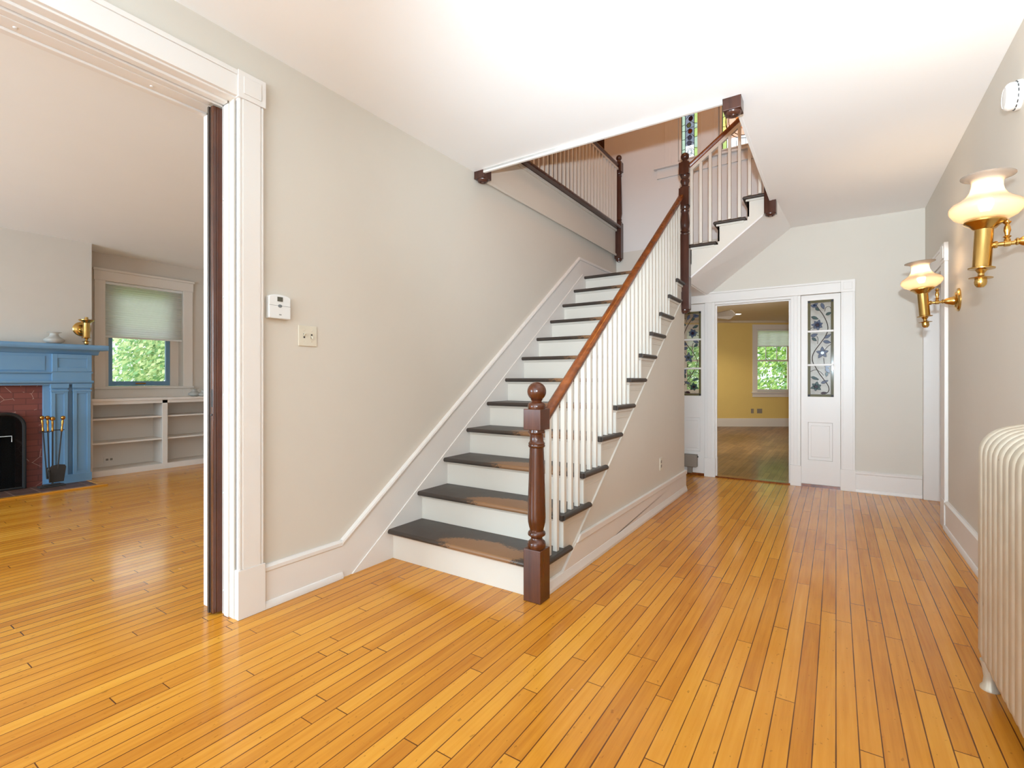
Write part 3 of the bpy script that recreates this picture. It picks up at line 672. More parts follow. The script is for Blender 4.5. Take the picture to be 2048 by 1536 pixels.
    for (u, v, ang, ln, wd, key) in ((.12, .045, -20, .07, .034, 'g_blue'), (.20, .055, 30, .055, .03, 'g_blue'), (.30, .075, -45, .05, .026, 'g_teal'), (.53, .03, -70, .075, .032, 'g_blue'), (.70, .155, 25, .06, .03, 'g_teal'), (.14, .165, -25, .075, .032, 'g_teal'), (.12, .37, 20, .07, .036, 'g_blue'), (.16, .385, -40, .06, .03, 'g_teal'), (.60, .425, -15, .075, .034, 'g_blue'), (.66, .395, 35, .07, .030, 'g_blue'), (.66, .69, 10, .055, .032, 'g_blue'), (.70, .70, -60, .07, .036, 'g_blue'), (.13, .795, -22, .08, .028, 'g_teal'), (.52, .86, 25, .075, .03, 'g_blue'), (.50, .965, 10, .06, .022, 'g_plum'), (.74, .745, -95, .05, .026, 'g_teal')):
        add(key, u, v, ang, ln, wd)
    names = {'g_blue': 'blue_petals', 'g_teal': 'grey_green_leaves', 'g_plum': 'plum_centres', 'g_pale': 'pale_centre'}
    for k, v in pet.items(): v.build(names[k], M[k], r)
    cb = B()
    for u, v in ((.047, .011), (.953, .011), (.047, .989), (.953, .989)):
        x, z = mp(u, v); cb.box(x-.012, x+.012, yc-.006, yc+.006, z-.012, z+.012)
    cb.build('corner_square', M['came2'], r)
    cm.build('lead_came', M['came'], r)
    for zz in ((1.734, 1.36) if not flip else (1.70, 1.337)):
        B().box(gx0, gx1, Y0-.002, yc-.004, zz-.011, zz+.011).build('muntin', M['white'], fr_, bevel=.003)
    return r
sidelight(-.330, .043, False, 'leaded flower glass sidelight right of the end doorway, over white panel')
sidelight(-1.743, -1.360, True, 'leaded flower glass sidelight half hidden by stair wall')
mb = thing('metal_box', 'grey brown metal box at foot of sidelight beside stair wall', 'box', (-1.53, YF-.03, .03))
B().box(-1.625, -1.443, YF-.075, YF+.004, .108, .262).build('cover', M['tanmetal'], mb, bevel=.006)
B().box(-1.56, -1.505, YF-.05, YF+.004, .03, .108).build('foot', M['tanmetal'], mb, bevel=.004)
B().lathe([(.008, 0), (.008, .012), (0, .014)], (-1.443, YF-.03, .235), (1, 0, 0), 10).build('knob', M['steel'], mb)

# ------------------------------------------------------------------ opening in the right wall
t_ = B()
t_.box(XR-.024, XR, 5.20, 5.362, .23, 2.15); t_.box(XR-.028, XR, 5.195, 5.37, 0, .23); t_.box(XR-.028, XR, 5.19, 5.376, 2.15, 2.30)
t_.box(XR-.034, XR-.028, 5.215, 5.351, 2.175, 2.275); t_.box(XR-.024, XR, 5.376, 6.36, 2.15, 2.27); t_.box(XR-.03, XR, 5.376, 6.36, 2.262, 2.285)
t_.box(XR-.022, XR, 6.36, YF, 0, 2.28)
t_.box(XR-.02, XR+.18, 5.352, 5.37, 0, 2.12); t_.box(XR-.02, XR+.18, 6.352, 6.372, 0, 2.12); t_.box(XR-.02, XR+.18, 5.37, 6.36, 2.108, 2.14)
st('trim_8', t_, M['white'], 'white casing of side door near end wall', 'trim', bevel=.003)
d = B().box(XR+.12, XR+.16, 5.372, 6.352, .01, 2.108); d.box(XR+.11, XR+.12, 5.5, 5.8, .25, .95); d.box(XR+.11, XR+.12, 5.92, 6.22, .25, .95); d.box(XR+.11, XR+.12, 5.5, 5.8, 1.1, 1.95); d.box(XR+.11, XR+.12, 5.92, 6.22, 1.1, 1.95)
st('door_2', d, M['white'], 'white panelled side door in right wall', 'door', bevel=.003)

# ------------------------------------------------------------------ wall fittings
th = thing('thermostat', 'white arched thermostat with small display beside opening casing', 'thermostat', (XL, 1.517, 1.52))
arch = [(1.453, 1.524), (1.578, 1.524), (1.578, 1.636)]+[(1.5155+.0625*math.cos(a), 1.636+.017*math.sin(a)) for a in [math.radians(15+i*15) for i in range(11)]]+[(1.453, 1.636)]
tc = B().prism(arch, XL, XL+.032, 'x').build('case', M['plastic'], th, bevel=.005)
B().box(XL+.031, XL+.0325, 1.456, 1.575, 1.5925, 1.594).build('seam', M['grey'], tc)
B().box(XL+.031, XL+.034, 1.500, 1.530, 1.616, 1.640).build('display', M['lcd'], tc)
b = B().lathe([(.012, 0), (.011, .003), (0, .004)], (XL+.031, 1.515, 1.592), (1, 0, 0), 20)
bmesh.ops.scale(b.bm, vec=(1, 1, .75), verts=b.bm.verts[:], space=Matrix.Translation((0, 0, -1.592)))
b.build('button', M['grey'], tc)
B().box(XL+.031, XL+.033, 1.510, 1.523, 1.543, 1.548).build('maker_mark', M['grey'], tc)
sw = thing('light_switch', 'ivory double toggle switch plate on wall left of stairs', 'light switch', (XL, 1.70, 1.387))
sp_ = B().box(XL, XL+.007, 1.640, 1.757, 1.388, 1.505).build('plate', M['ivory'], sw, bevel=.003)
for y, up in ((1.675, 1), (1.722, -1)):
    B().box(XL+.006, XL+.008, y-.005, y+.005, 1.434, 1.458).build('slot', M['steel'], sp_)
    B().prism([(XL+.006, 1.446-.006), (XL+.006, 1.446+.006), (XL+.020, 1.446+up*.014+.003), (XL+.020, 1.446+up*.014-.004)], y-.004, y+.004, 'y').build('toggle', M['ivory'], sw, bevel=.001)
    for zz in (1.416, 1.477): B().lathe([(.003, 0), (.003, .002), (0, .0025)], (XL+.0065, y, zz), (1, 0, 0), 8).build('screw', M['ivory'], sp_)
def outlet(pos, n, t, label, plate=M['ivory'], size=(.07, .115), horiz=False):
    """n = outward normal, t = tangent"""
    n = Vector(n); t = Vector(t); Z = Vector((0, 0, 1)); p = Vector(pos)
    o = thing('outlet', label, 'outlet', p-Z*size[1]/2)
    def bx(u0, u1, z0, z1, d0, d1, nm, m):
        b = B(); v = [b.bm.verts.new(p+t*u+Z*z+n*d) for u, z, d in ((u0,z0,d0),(u1,z0,d0),(u1,z1,d0),(u0,z1,d0),(u0,z0,d1),(u1,z0,d1),(u1,z1,d1),(u0,z1,d1))]
        for q in ((3,2,1,0),(4,5,6,7),(0,1,5,4),(1,2,6,5),(2,3,7,6),(3,0,4,7)): b.face([v[i] for i in q])
        b.build(nm, m, o, bevel=.002)
    bx(-size[0]/2, size[0]/2, -size[1]/2, size[1]/2, 0, .006, 'plate', plate)
    for s_ in (-1, 1):
        if horiz: bx(s_*.022-.014, s_*.022+.014, -.013, .013, .005, .008, 'socket', M['tanmetal'])
        else: bx(-.015, .015, s_*.02-.013, s_*.02+.013, .005, .008, 'socket', M['tanmetal'])
    return o
outlet((XS, 4.575, .415), (1, 0, 0), (0, 1, 0), 'ivory outlet low on the wall under the stairs')
sd = thing('smoke_detector', 'round white smoke detector high on right wall', 'smoke detector', (XR, 3.365, 2.53))
B().lathe([(.070, 0), (.070, .014), (.066, .018), (.060, .018)], (XR, 3.365, 2.588), (-1, 0, 0), 32).build('mounting_ring', M['plastic'], sd, smooth=40)
sdc = B().lathe([(.058, .016), (.064, .022), (.065, .040), (.060, .050), (.048, .058), (.046, .056), (.030, .058), (0, .059)], (XR, 3.365, 2.588), (-1, 0, 0), 32); sdc = sdc.build('cover', M['plastic'], sd, smooth=40)
b = B()
for i in range(16):
    a = 2*PI*i/16; c0 = Vector((XR-.0185, 3.365+.0655*math.cos(a), 2.588+.0655*math.sin(a))); tt = Vector((0, -math.sin(a), math.cos(a)))
    b.tube([c0-tt*.007, c0+tt*.007], .0022, 6)
b.build('vent_slot', M['steel'], sdc)

# ------------------------------------------------------------------ brass wall lamps
def sconce(Y, z_arm, label, lit=True, wallx=XR, d=-1, group=None, shade=True, tilt=0.0, reach=.20):
    """arm leaves the wall along d*x; body axis at wallx+d*reach"""
    r = thing('wall_lamp', label, 'wall lamp', (wallx, Y, z_arm-.2), group)
    ax = wallx+d*reach; br = M['brass']
    up = Vector((d*math.sin(tilt), 0, math.cos(tilt))); O = Vector((ax, Y, z_arm))
    B().lathe([(.085, 0), (.085, .008), (.078, .016), (.062, .019), (.055, .026), (.050, .028), (.030, .030), (.030, .032)], (wallx, Y, z_arm+.01), (d, 0, 0), 36).build('wall_plate', br, r, smooth=35)
    B().lathe([(.034, .024), (.033, .034), (.027, .055), (.019, .075), (.012, .085), (.016, .088), (.016, .094), (.010, .097), (.009, .100)], (wallx, Y, z_arm+.004), (d, 0, 0), 28).build('cone', br, r, smooth=35)
    B().lathe([(.009, .098), (.009, .11), (.013, .112), (.013, .132), (.010, .134), (.009, .150), (.009, reach-.048), (.015, reach-.046), (.016, reach-.038), (.012, reach-.032), (.012, reach-.02)], (wallx, Y, z_arm), (d, 0, 0), 24).build('arm', br, r, smooth=35)
    vx = wallx+d*.122
    B().lathe([(.008, .006), (.012, .016), (.008, .024), (.015, .030), (.008, .036), (.009, .044), (.0125, .056), (.011, .072), (.007, .084), (.013, .090), (.014, .095), (.007, .098), (.008, .103), (0, .106)], (vx, Y, z_arm), (0, 0, 1), 20).build('valve_ornament', br, r, smooth=35)
    lb = B().lathe([(0, -.186), (.012, -.184), (.020, -.174), (.0225, -.160), (.021, -.148), (.040, -.145), (.042, -.142), (.022, -.138), (.012, -.132), (.011, -.122), (.018, -.112), (.022, -.106), (.046, -.103), (.047, -.098), (.034, -.093), (.033, -.09), (.033, .072), (.040, .076), (.052, .090), (.066, .098), (.073, .103), (.073, .108), (.066, .112), (.030, .113), (0, .113)], O, up, 36); lb = lb.build('lamp_body', br, r, smooth=35)
    if shade:
        B().lathe([(.060, .112), (.085, .118), (.108, .132), (.124, .154), (.127, .172), (.118, .188), (.094, .203), (.072, .220), (.058, .242), (.053, .262), (.053, .282), (.060, .295), (.076, .303), (.093, .308), (.093, .311), (.076, .306), (.058, .298), (.050, .283), (.050, .262), (.055, .241), (.069, .218), (.092, .200), (.115, .186), (.124, .171), (.121, .155), (.106, .135), (.084, .121), (.060, .115)], O, up, 40, closed=True).build('glass_shade', M['frost'], r, smooth=True)
        B().lathe([(.012, .112), (.013, .150), (.016, .152)], O, up, 16).build('socket', M['ivory'], lb, smooth=35)
        B().lathe([(.013, .150), (.022, .168), (.027, .186), (.022, .206), (.010, .224), (0, .230)], O, up, 20).build('bulb', M['bulb'], lb, smooth=True)
        p = O+up*.24
        add_light('wall_lamp_light', 'POINT', p, 6.0, (1, .70, .40), shadow_soft_size=.03)
    else:
        B().lathe([(.020, .113), (.022, .118), (.018, .122), (.016, .14), (0, .142)], O, up, 20).build('socket', br, r, smooth=35)
    return r
sconce(3.0, 1.797, 'nearer lit brass wall lamp with frosted glass shade', tilt=-.05)
sconce(4.79, 1.772, 'farther lit brass wall lamp beside white door casing', tilt=.07)
sconce(2.085-.02, 1.785, 'brass wall lamp without shade above blue mantel', lit=False, wallx=LCH, d=1, shade=False, reach=.16)

# ------------------------------------------------------------------ radiator
rd = thing('radiator', 'tall chipped cream column radiator at right edge', 'radiator', (.6, 2.15, 0))
def rad_section(y0, y1, legs):
    x0, x1, z0, zt_ = .466, .715, .085, 1.035
    pr = [(x0+.035, z0-.01), (x0+.012, z0+.02), (x0, z0+.06), (x0, zt_-.125)]
    pr += [(x0+.115-.115*math.cos(a), zt_-.12+.11*math.sin(a)) for a in [math.radians(10+i*10) for i in range(8)]]
    pr += [((x0+x1)/2, zt_)]
    pr += [(x1-.115+.115*math.cos(a), zt_-.12+.11*math.sin(a)) for a in [math.radians(80-i*10) for i in range(8)]]
    pr += [(x1, zt_-.125), (x1, z0+.06), (x1-.012, z0+.02), (x1-.035, z0-.01)]
    b = B().prism(pr, y0+.001, y1-.001, 'y'); o = b.build('section', M['rad'], rd, bevel=.019, seg=4)
    for p in o.data.polygons: p.use_smooth = True
    if legs:
        for lx in (x0+.032, x1-.032):
            B().lathe([(.030, 0), (.030, .008), (.022, .02), (.019, .045), (.024, .08), (.030, .11)], (lx, (y0+y1)/2, 0), (0, 0, 1), 20).build('foot', M['rad'], rd, smooth=40)
for i in range(14): rad_section(2.64-.068*(i+1), 2.64-.068*i, i in (0, 13))
b = B().tube([(.59, 1.69, .17), (.59, 2.64, .17)], .03, 16); b.tube([(.59, 1.69, .93), (.59, 2.64, .93)], .03, 16); b.build('header_pipe', M['rad'], rd, smooth=40)

# ------------------------------------------------------------------ living room: mantel, fireplace
mt = thing('fireplace_mantel', 'slate blue panelled mantelpiece around red brick', 'mantel', (-7.4, 1.1, 0))
FX = -7.41; CYF = 1.08
def mir(y0, y1): return ((y0, y1), (2*CYF-y1, 2*CYF-y0))
b = B()
b.rake([(0, 0), (.19, 0), (.20, .012), (.205, .03), (.20, .05), (.19, .062), (0, .062)], (LCH, -.10, 1.540), (LCH, 2.265, 1.540), (1, 0, 0)); b.build('shelf', M['blue'], mt, bevel=.002)
b = B()
b.rake([(0, 0), (.075, 0), (.09, .012), (.10, .03), (.13, .045), (.14, .055), (0, .055)], (LCH, -.04, 1.487), (LCH, 2.20, 1.487), (1, 0, 0)); b.build('crown_moulding', M['blue'], mt, smooth=35)
b = B()
b.box(LCH, FX+.03, .06, 2.10, 1.134, 1.49); b.box(FX+.03, FX+.036, .45, 1.72, 1.30, 1.46)
for y0, y1_ in mir(1.775, 2.125):
    b.box(LCH, FX+.055, y0, y1_, 1.16, 1.49)
b.rake([(0, 0), (.10, 0), (.115, .010), (.12, .024), (0, .024)], (LCH, .03, 1.262), (LCH, 2.14, 1.262), (1, 0, 0))
b.rake([(0, 0), (.105, 0), (.125, .014), (.128, .034), (0, .034)], (LCH, .03, 1.150), (LCH, 2.145, 1.150), (1, 0, 0))
b.build('frieze', M['blue'], mt, bevel=.002)
def framed(b, y0, y1, z0, z1, x, w=.028, d=.010):
    b.box(x, x+d, y0, y0+w, z0, z1); b.box(x, x+d, y1-w, y1, z0, z1); b.box(x, x+d, y0+w, y1-w, z0, z0+w); b.box(x, x+d, y0+w, y1-w, z1-w, z1)
for y0, y1_ in mir(1.775, 2.125):
    b = B(); framed(b, y0, y1_, 1.29, 1.485, FX+.055, .045, .008); b.build('frieze_panel', M['blue'], mt, bevel=.002)
b = B()
for y0, y1_ in mir(1.714, 2.125): B().box(LCH, FX, y0, y1_, 0, 1.15).build('side_board', M['blue'], mt)
for y0, y1_ in mir(1.772, 1.915)+mir(1.962, 2.122):
    b = B().box(FX, FX+.028, y0, y1_, .10, 1.15); framed(b, y0, y1_, .10, 1.07, FX+.028, .034, .012)
    b.box(FX, FX+.052, y0-.006, y1_+.006, 1.06, 1.078); b.box(FX, FX+.05, y0-.008, y1_+.008, 1.10, 1.15)
    b.build('pilaster', M['blue'], mt, bevel=.002)
for y0, y1_ in mir(1.76, 2.128):
    B().box(FX, FX+.055, y0, y1_, 0, .105).build('plinth', M['blue'], mt, bevel=.002)
fp = thing('fireplace', 'red painted brick fireplace surround with sooty opening', 'fireplace', (-7.45, CYF, 0))
b = B().holed(2*CYF-1.714, 1.714, .006, 1.134, [(CYF-.42, CYF+.42, 0, .80)], LCH, LCH+.022, 'x'); b.build('brick_surround', M['brick'], fp)
b = B().box(LW+.002, LW+.03, .663, 1.497, .001, .797).box(LW+.03, LCH, .663, .69, .001, .797).box(LW+.03, LCH, 1.47, 1.497, .001, .797).box(LW+.03, LCH, .69, 1.47, .77, .797).box(LW+.03, LCH+.02, .69, 1.47, .001, .012); b.build('firebox', M['sootbrick'], fp)
hs = thing('hearth', 'dark tiled hearth with wood border in front of fireplace', 'hearth', (-7.2, CYF, 0))
B().box(-7.40, -6.965, 2*CYF-2.075, 2.075, 0, .010).build('tile', M['hearth'], hs, origin=(-7.4, 0, 0))
B().box(-6.965, -6.895, 2*CYF-2.14, 2.14, 0, .014).box(-7.36, -6.965, 2.075, 2.14, 0, .014).build('wood_border', M['floor'], hs, bevel=.003)
fs = thing('fire_screen', 'black arched fire screen leaning at brick fireplace opening', 'fire screen', (-7.39, CYF, .01))
def arch_pts(h, zt_, r, n=7):
    y0, y1_ = CYF-h, CYF+h
    return [(y0, .014)]+[(y0+r-r*math.cos(a), zt_-r+r*math.sin(a)) for a in [PI/2*i/n for i in range(n+1)]]+[(y1_-r+r*math.sin(a), zt_-r+r*math.cos(a)) for a in [PI/2*i/n for i in range(n+1)]]+[(y1_, .014)]
b = B(); pts = arch_pts(.475, .83, .14)
b.tube([(-7.39, y, z) for y, z in pts], .018, 8); b.tube([(-7.39, CYF-.475, .024), (-7.39, CYF+.475, .024)], .012, 8); b.build('frame', M['black'], fs, smooth=40)
B().prism(pts, -7.391, -7.389, 'x').build('mesh_panel', M['mesh'], fs)
B().lathe([(.006, 0), (.006, .02), (.016, .024), (.018, .036), (.012, .046), (0, .05)], (-7.389, 1.335, .58), (1, 0, 0), 16).build('pull_knob', M['brass'], fs, smooth=40)
b = B()
for i in range(13): b.tube([(-7.372+.002*(i % 2), 1.352+.004*math.cos(a), .565-.022*i+.010*math.sin(a)) for a in [2*PI*q/8 for q in range(8)]], .0018, 5, closed=True)
b.build('pull_chain', M['plastic'], fs)
B().tube([(-7.38, 1.345, .592), (-7.38, 1.455, .592), (-7.38, 1.455, .53)], .004, 6).build('pull_bracket', M['plastic'], fs)
# tools
def atx(u, v, x):
    d = FW+RT*((u-1024)/983.85)+Vector((0, 0, 1))*((758.73-v)/983.85); return Vector((0, 0, 1.2))+d*(x/d.x)
TX = -7.25
ts = thing('fireplace_tool_stand', 'iron fireplace tool stand with brass knob on hearth', 'tool stand', (TX, 1.73, .012))
B().box(TX-.05, TX+.05, 1.635, 1.855, .012, .032).box(TX-.03, TX+.03, 1.67, 1.82, .032, .045).build('base', M['steel'], ts, bevel=.004)
pt = atx(105, 838, TX)
B().tube([(TX, pt.y, .04), (TX, pt.y, pt.z-.12)], .008, 10).build('pole', M['steel'], ts, smooth=40)
hp = [(.009, -.14), (.014, -.13), (.010, -.12), (.009, -.07), (.012, -.04), (.008, -.02), (.020, -.012), (.024, .004), (.021, .018), (.010, .026), (0, .027)]
B().lathe(hp, (TX, pt.y, pt.z), (0, 0, 1), 18).build('knob', M['brass2'], ts, smooth=40)
B().tube([(TX, pt.y-.11, pt.z-.135), (TX+.02, pt.y-.03, pt.z-.14), (TX, pt.y, pt.z-.125), (TX, pt.y+.10, pt.z-.125)], .005, 8).build('hook_bar', M['steel'], ts)
def tool(name, label, u_top, v_top, u_bot, v_bot, kind, dx):
    a = atx(u_top, v_top, TX+dx); c = atx(u_bot, v_bot, TX+dx); r = thing(name, label, 'fireplace tool', c)
    ax = (a-c).normalized(); L = (a-c).length
    hp2 = [(.008, -.15), (.013, -.14), (.009, -.13), (.008, -.08), (.012, -.04), (.007, -.02), (.018, -.012), (.022, .004), (.019, .017), (.009, .025), (0, .026)]
    B().lathe(hp2, a, ax, 16).build('handle', M['brass2'], r, smooth=40)
    B().tube([a-ax*.14, c+ax*(.15 if kind == 'shovel' else .0)], .0065, 8).build('shaft', M['steel'], r, smooth=40)
    if kind == 'shovel':
        y, z = c.y, c.z
        b = B().prism([(y-.065, z), (y+.062, z), (y+.082, z+.16), (y+.072, z+.185), (y+.02, z+.195), (y-.045, z+.185), (y-.052, z+.165)], c.x-.004, c.x+.004, 'x')
        b.box(c.x, c.x+.02, y-.065, y-.060, z, z+.12); b.build('blade', M['steel'], r, bevel=.003)
    elif kind == 'poker':
        B().tube([c, c+Vector((.0, .03, .012)), c+Vector((0, .035, .035))], .006, 8).build('tip', M['steel'], r)
    else:
        B().lathe([(.010, .02), (.022, .05), (.026, .12), (.016, .15)], c, ax, 14).build('brush', M['black'], r)
tool('fireplace_poker', 'slim poker with brass handle nearest the brick', 84, 836, 94, 958, 'poker', .02)
tool('fireplace_tool', 'dark rod tool with brass handle between poker and stand pole', 95, 836, 99, 962, 'brush', .01)
tool('fireplace_shovel', 'flat ash shovel with brass knob in front of blue pilaster', 126, 836, 113, 964, 'shovel', .03)
# frosted shades standing loose
def loose_shade(name, label, x, y, z, k):
    o = B().lathe([(r_*k, h_*k) for r_, h_ in [(.058, 0), (.085, .010), (.108, .024), (.124, .045), (.126, .062), (.112, .078), (.088, .094), (.068, .110), (.055, .130), (.051, .150), (.056, .163), (.074, .172), (.090, .176), (.090, .179), (.072, .176), (.052, .166), (.047, .150), (.051, .129), (.064, .108), (.085, .090), (.109, .074), (.122, .061), (.120, .046), (.105, .027), (.083, .013), (.058, .004)]], (x, y, z), (0, 0, 1), 36, closed=True).build(name, M['frost2'], None, smooth=True)
    return tag(o, label, 'glass shade')
v = atx(108.4, 686, -7.36); loose_shade('glass_shade', 'frosted glass lamp shade standing on blue mantel shelf', -7.36, v.y, 1.602, .72)

# ------------------------------------------------------------------ bookcase and window of the living room
bk = thing('bookcase', 'low built-in taupe bookcase under living room window', 'bookcase', (-7.72, 3.0, 0))
bx0, bx1 = LW, -7.54
B().box(bx0, bx1+.015, 2.165, 3.86, .925, .957).build('top', M['ltrim'], bk, bevel=.004)
for y0, y1_ in ((2.165, 2.19), (2.93, 2.992), (3.74, 3.86)): B().box(bx1-.022, bx1, y0, y1_, .07, .925).build('stile', M['ltrim'], bk, bevel=.002)
B().box(bx1-.022, bx1, 2.19, 3.74, .885, .925).build('top_rail', M['ltrim'], bk)
B().box(bx0, bx1, 2.165, 3.86, 0, .072).build('plinth', M['ltrim'], bk, bevel=.002)
for y in (2.168, 2.955, 3.83): B().box(bx0, bx1-.022, y, y+.018, .07, .925).build('divider', M['ltrim'], bk)
B().box(bx0, bx0+.01, 2.186, 3.83, .07, .925).build('back_panel', M['ltrim'], bk)
for y0, y1_ in ((2.186, 2.955), (2.973, 3.83)):
    for z in (.414, .714): B().box(bx0+.01, bx1-.024, y0, y1_, z-.02, z).build('shelf', M['ltrim'], bk, bevel=.002)
outlet((LW+.012, 2.46, .16), (1, 0, 0), (0, 1, 0), 'outlet inside lower left bookcase bay', plate=M['ltrim'], size=(.115, .07), horiz=True)
v = atx(389, 786, -7.70); loose_shade('glass_shade', 'small frosted glass shade in the open on the bookcase top', -7.70, v.y, .957, .62)
v = atx(404, 786, -7.62); loose_shade('glass_shade', 'glass shade half hidden by door jamb at end of bookcase top', -7.62, v.y+.02, .957, .52)
wn = tag(bpy.data.objects.new('window_1', None), 'blue sashed living room window with trees outside', 'window', None, 'structure'); COL.objects.link(wn); wn.location = (LW, 2.87, 1.09)
b = B(); x = LW
b.box(x, x+.022, 2.307, 2.42, .957, 2.475); b.box(x, x+.022, 3.33, 3.453, .957, 2.475); b.box(x, x+.026, 2.30, 3.46, 2.475, 2.60); b.box(x, x+.04, 2.29, 3.47, 2.60, 2.63)
b.box(x, x+.028, 2.30, 3.46, 2.485, 2.49); b.build('casing', M['ltrim'], wn, bevel=.003)
b = B().box(x-.30, x+.05, 2.30, 3.46, 1.075, 1.10); b.box(x, x+.02, 2.31, 3.45, .957, 1.075); b.build('sill', M['ltrim'], wn, bevel=.003)
sx = -8.04
B().holed(2.42, 3.33, 1.10, 2.475, [(2.50, 3.222, 1.11, 2.42)], sx-.05, sx, 'x').build('frame', M['ltrim'], wn)
ls = B().holed(2.50, 3.222, 1.112, 1.80, [(2.545, 3.17, 1.175, 1.755)], sx-.045, sx-.005, 'x').build('lower_sash', M['blue'], wn, bevel=.003)
us = B().holed(2.50, 3.222, 1.76, 2.42, [(2.545, 3.17, 1.80, 2.37)], sx-.085, sx-.047, 'x').build('upper_sash', M['blue'], wn, bevel=.003)
B().box(sx-.028, sx-.024, 2.545, 3.17, 1.175, 1.755).build('pane', M['glass'], ls)
B().box(sx-.068, sx-.064, 2.545, 3.17, 1.80, 2.37).build('pane', M['glass'], us)
B().box(sx-.005, sx+.012, 2.80, 2.92, 1.135, 1.152).build('sash_lift', M['brass2'], ls, bevel=.004)
def blind(label, P0, t, n, w_, z0, z1, pitch):
    """pleated cellular shade; P0 lower-left in plan, t along the wall, n towards the room"""
    r = thing('window_shade', label, 'window shade', (P0+t*w_/2)+Vector((0, 0, z0)))
    def slab(a, c, za, zb, da, db, nm, m):
        b = B(); q = [b.bm.verts.new(P0+t*u+n*d+Vector((0, 0, z))) for u, z, d in ((a,za,da),(c,za,da),(c,zb,da),(a,zb,da),(a,za,db),(c,za,db),(c,zb,db),(a,zb,db))]
        for f in ((3,2,1,0),(4,5,6,7),(0,1,5,4),(1,2,6,5),(2,3,7,6),(3,0,4,7)): b.face([q[i] for i in f])
        b.build(nm, m, r, bevel=.003)
    slab(0, w_, z1-.035, z1, -.02, .025, 'head_rail', M['plastic']); slab(0, w_, z0, z0+.022, -.014, .016, 'bottom_rail', M['plastic'])
    b = B(); N = max(6, int((z1-.035-z0-.022)/pitch)); prev = None
    for i in range(2*N+1):
        z = z0+.022+(z1-.057-z0)*i/(2*N); d = .005 if i % 2 else -.001
        cur = [b.bm.verts.new(P0+t*.003+n*d+Vector((0, 0, z))), b.bm.verts.new(P0+t*(w_-.003)+n*d+Vector((0, 0, z)))]
        if prev: b.face([prev[0], prev[1], cur[1], cur[0]])
        prev = cur
    b.build('pleated_fabric', M['blind'], r)
blind('half lowered pale pleated shade on living room window', Vector((LW-.03, 2.424, 0)), Vector((0, 1, 0)), Vector((1, 0, 0)), .905, 1.745, 2.474, .028)

# ------------------------------------------------------------------ yellow room beyond the end doorway
D = 12.53
def yr(r, z, d=0.0): return FW*(D-d)+RT*r+Vector((0, 0, z))
class YB_(B):
    def slab(s, r0, r1, z0, z1, d0, d1):
        v = [s.bm.verts.new(yr(r, z, d)) for r, z, d in ((r0,z0,d0),(r1,z0,d0),(r1,z1,d0),(r0,z1,d0),(r0,z0,d1),(r1,z0,d1),(r1,z1,d1),(r0,z1,d1))]
        for q in ((3,2,1,0),(4,5,6,7),(0,1,5,4),(1,2,6,5),(2,3,7,6),(3,0,4,7)): s.face([v[i] for i in q])
        return s
ZY = 2.69
WINS = [(6.245, 7.085), (4.45, 5.05)]
w = YB_()
rs = sorted([3.4, 8.9]+[q for a in WINS for q in a])
for a, c in zip(rs, rs[1:]):
    if (a, c) in WINS: w.slab(a, c, 0, .88, -.15, 0); w.slab(a, c, 2.47, ZY, -.15, 0)
    else: w.slab(a, c, 0, ZY, -.15, 0)
st('wall_yellow', w, M['yellow'], 'mustard yellow wall with window seen through doorway', 'wall')
pL, pR = yr(3.4, 0), yr(8.9, 0)
fl = [(-3.6, YF+.02), (1.0, YF+.02), (pR.x, pR.y), (pL.x, pL.y)]
st('floor_far', B().prism([(-3.6, YF+.12), (1.4, YF+.12), (pR.x, pR.y), (pL.x, pL.y)], -.1, -.002, 'z'), M['floor2'], 'worn oak floor of the yellow room, dimness painted in', 'floor', origin=ORG)
st('ceiling_far', B().prism([(-3.8, YF+.14), (1.4, YF+.14), (pR.x, pR.y), (pL.x, pL.y)], ZY, ZY+.1, 'z'), M['yceil'], 'ceiling of the yellow room', 'ceiling')
b = B(); 
def wall_seg(b, p, q, th, z0, z1):
    p, q = Vector((p[0], p[1], 0)), Vector((q[0], q[1], 0)); nn = (q-p).cross(Vector((0, 0, 1))).normalized()*th
    v = [b.bm.verts.new(a+Vector((0, 0, z))) for z in (z0, z1) for a in (p, q, q+nn, p+nn)]
    for f in ((3,2,1,0),(4,5,6,7),(0,1,5,4),(1,2,6,5),(2,3,7,6),(3,0,4,7)): b.face([v[i] for i in f])
wall_seg(b, (-3.7, YF+.14), (pL.x, pL.y), -.1, 0, ZY)
st('wall_yellow_side', b, M['yellow'], 'yellow side wall left of the far window', 'wall')
b = B(); b.box(-.36, 1.4, 7.35, 7.45, 0, ZY)
st('wall_partition', b, M['white'], 'white partition behind the right sidelight', 'wall')
b = B(); wall_seg(b, (.35, 7.45), (pR.x, pR.y), .1, 0, ZY); st('wall_yellow_right', b, M['yellow'], 'yellow right wall of the far room', 'wall')
st('baseboard_yellow', YB_().slab(3.4, 8.9, 0, .19, 0, .02).slab(3.4, 8.9, .19, .21, 0, .014), M['white'], 'white baseboard of the yellow wall', 'baseboard')
st('trim_9', YB_().slab(3.4, 8.9, ZY-.05, ZY, 0, .05), M['yceil'], 'crown moulding of the yellow room', 'trim')
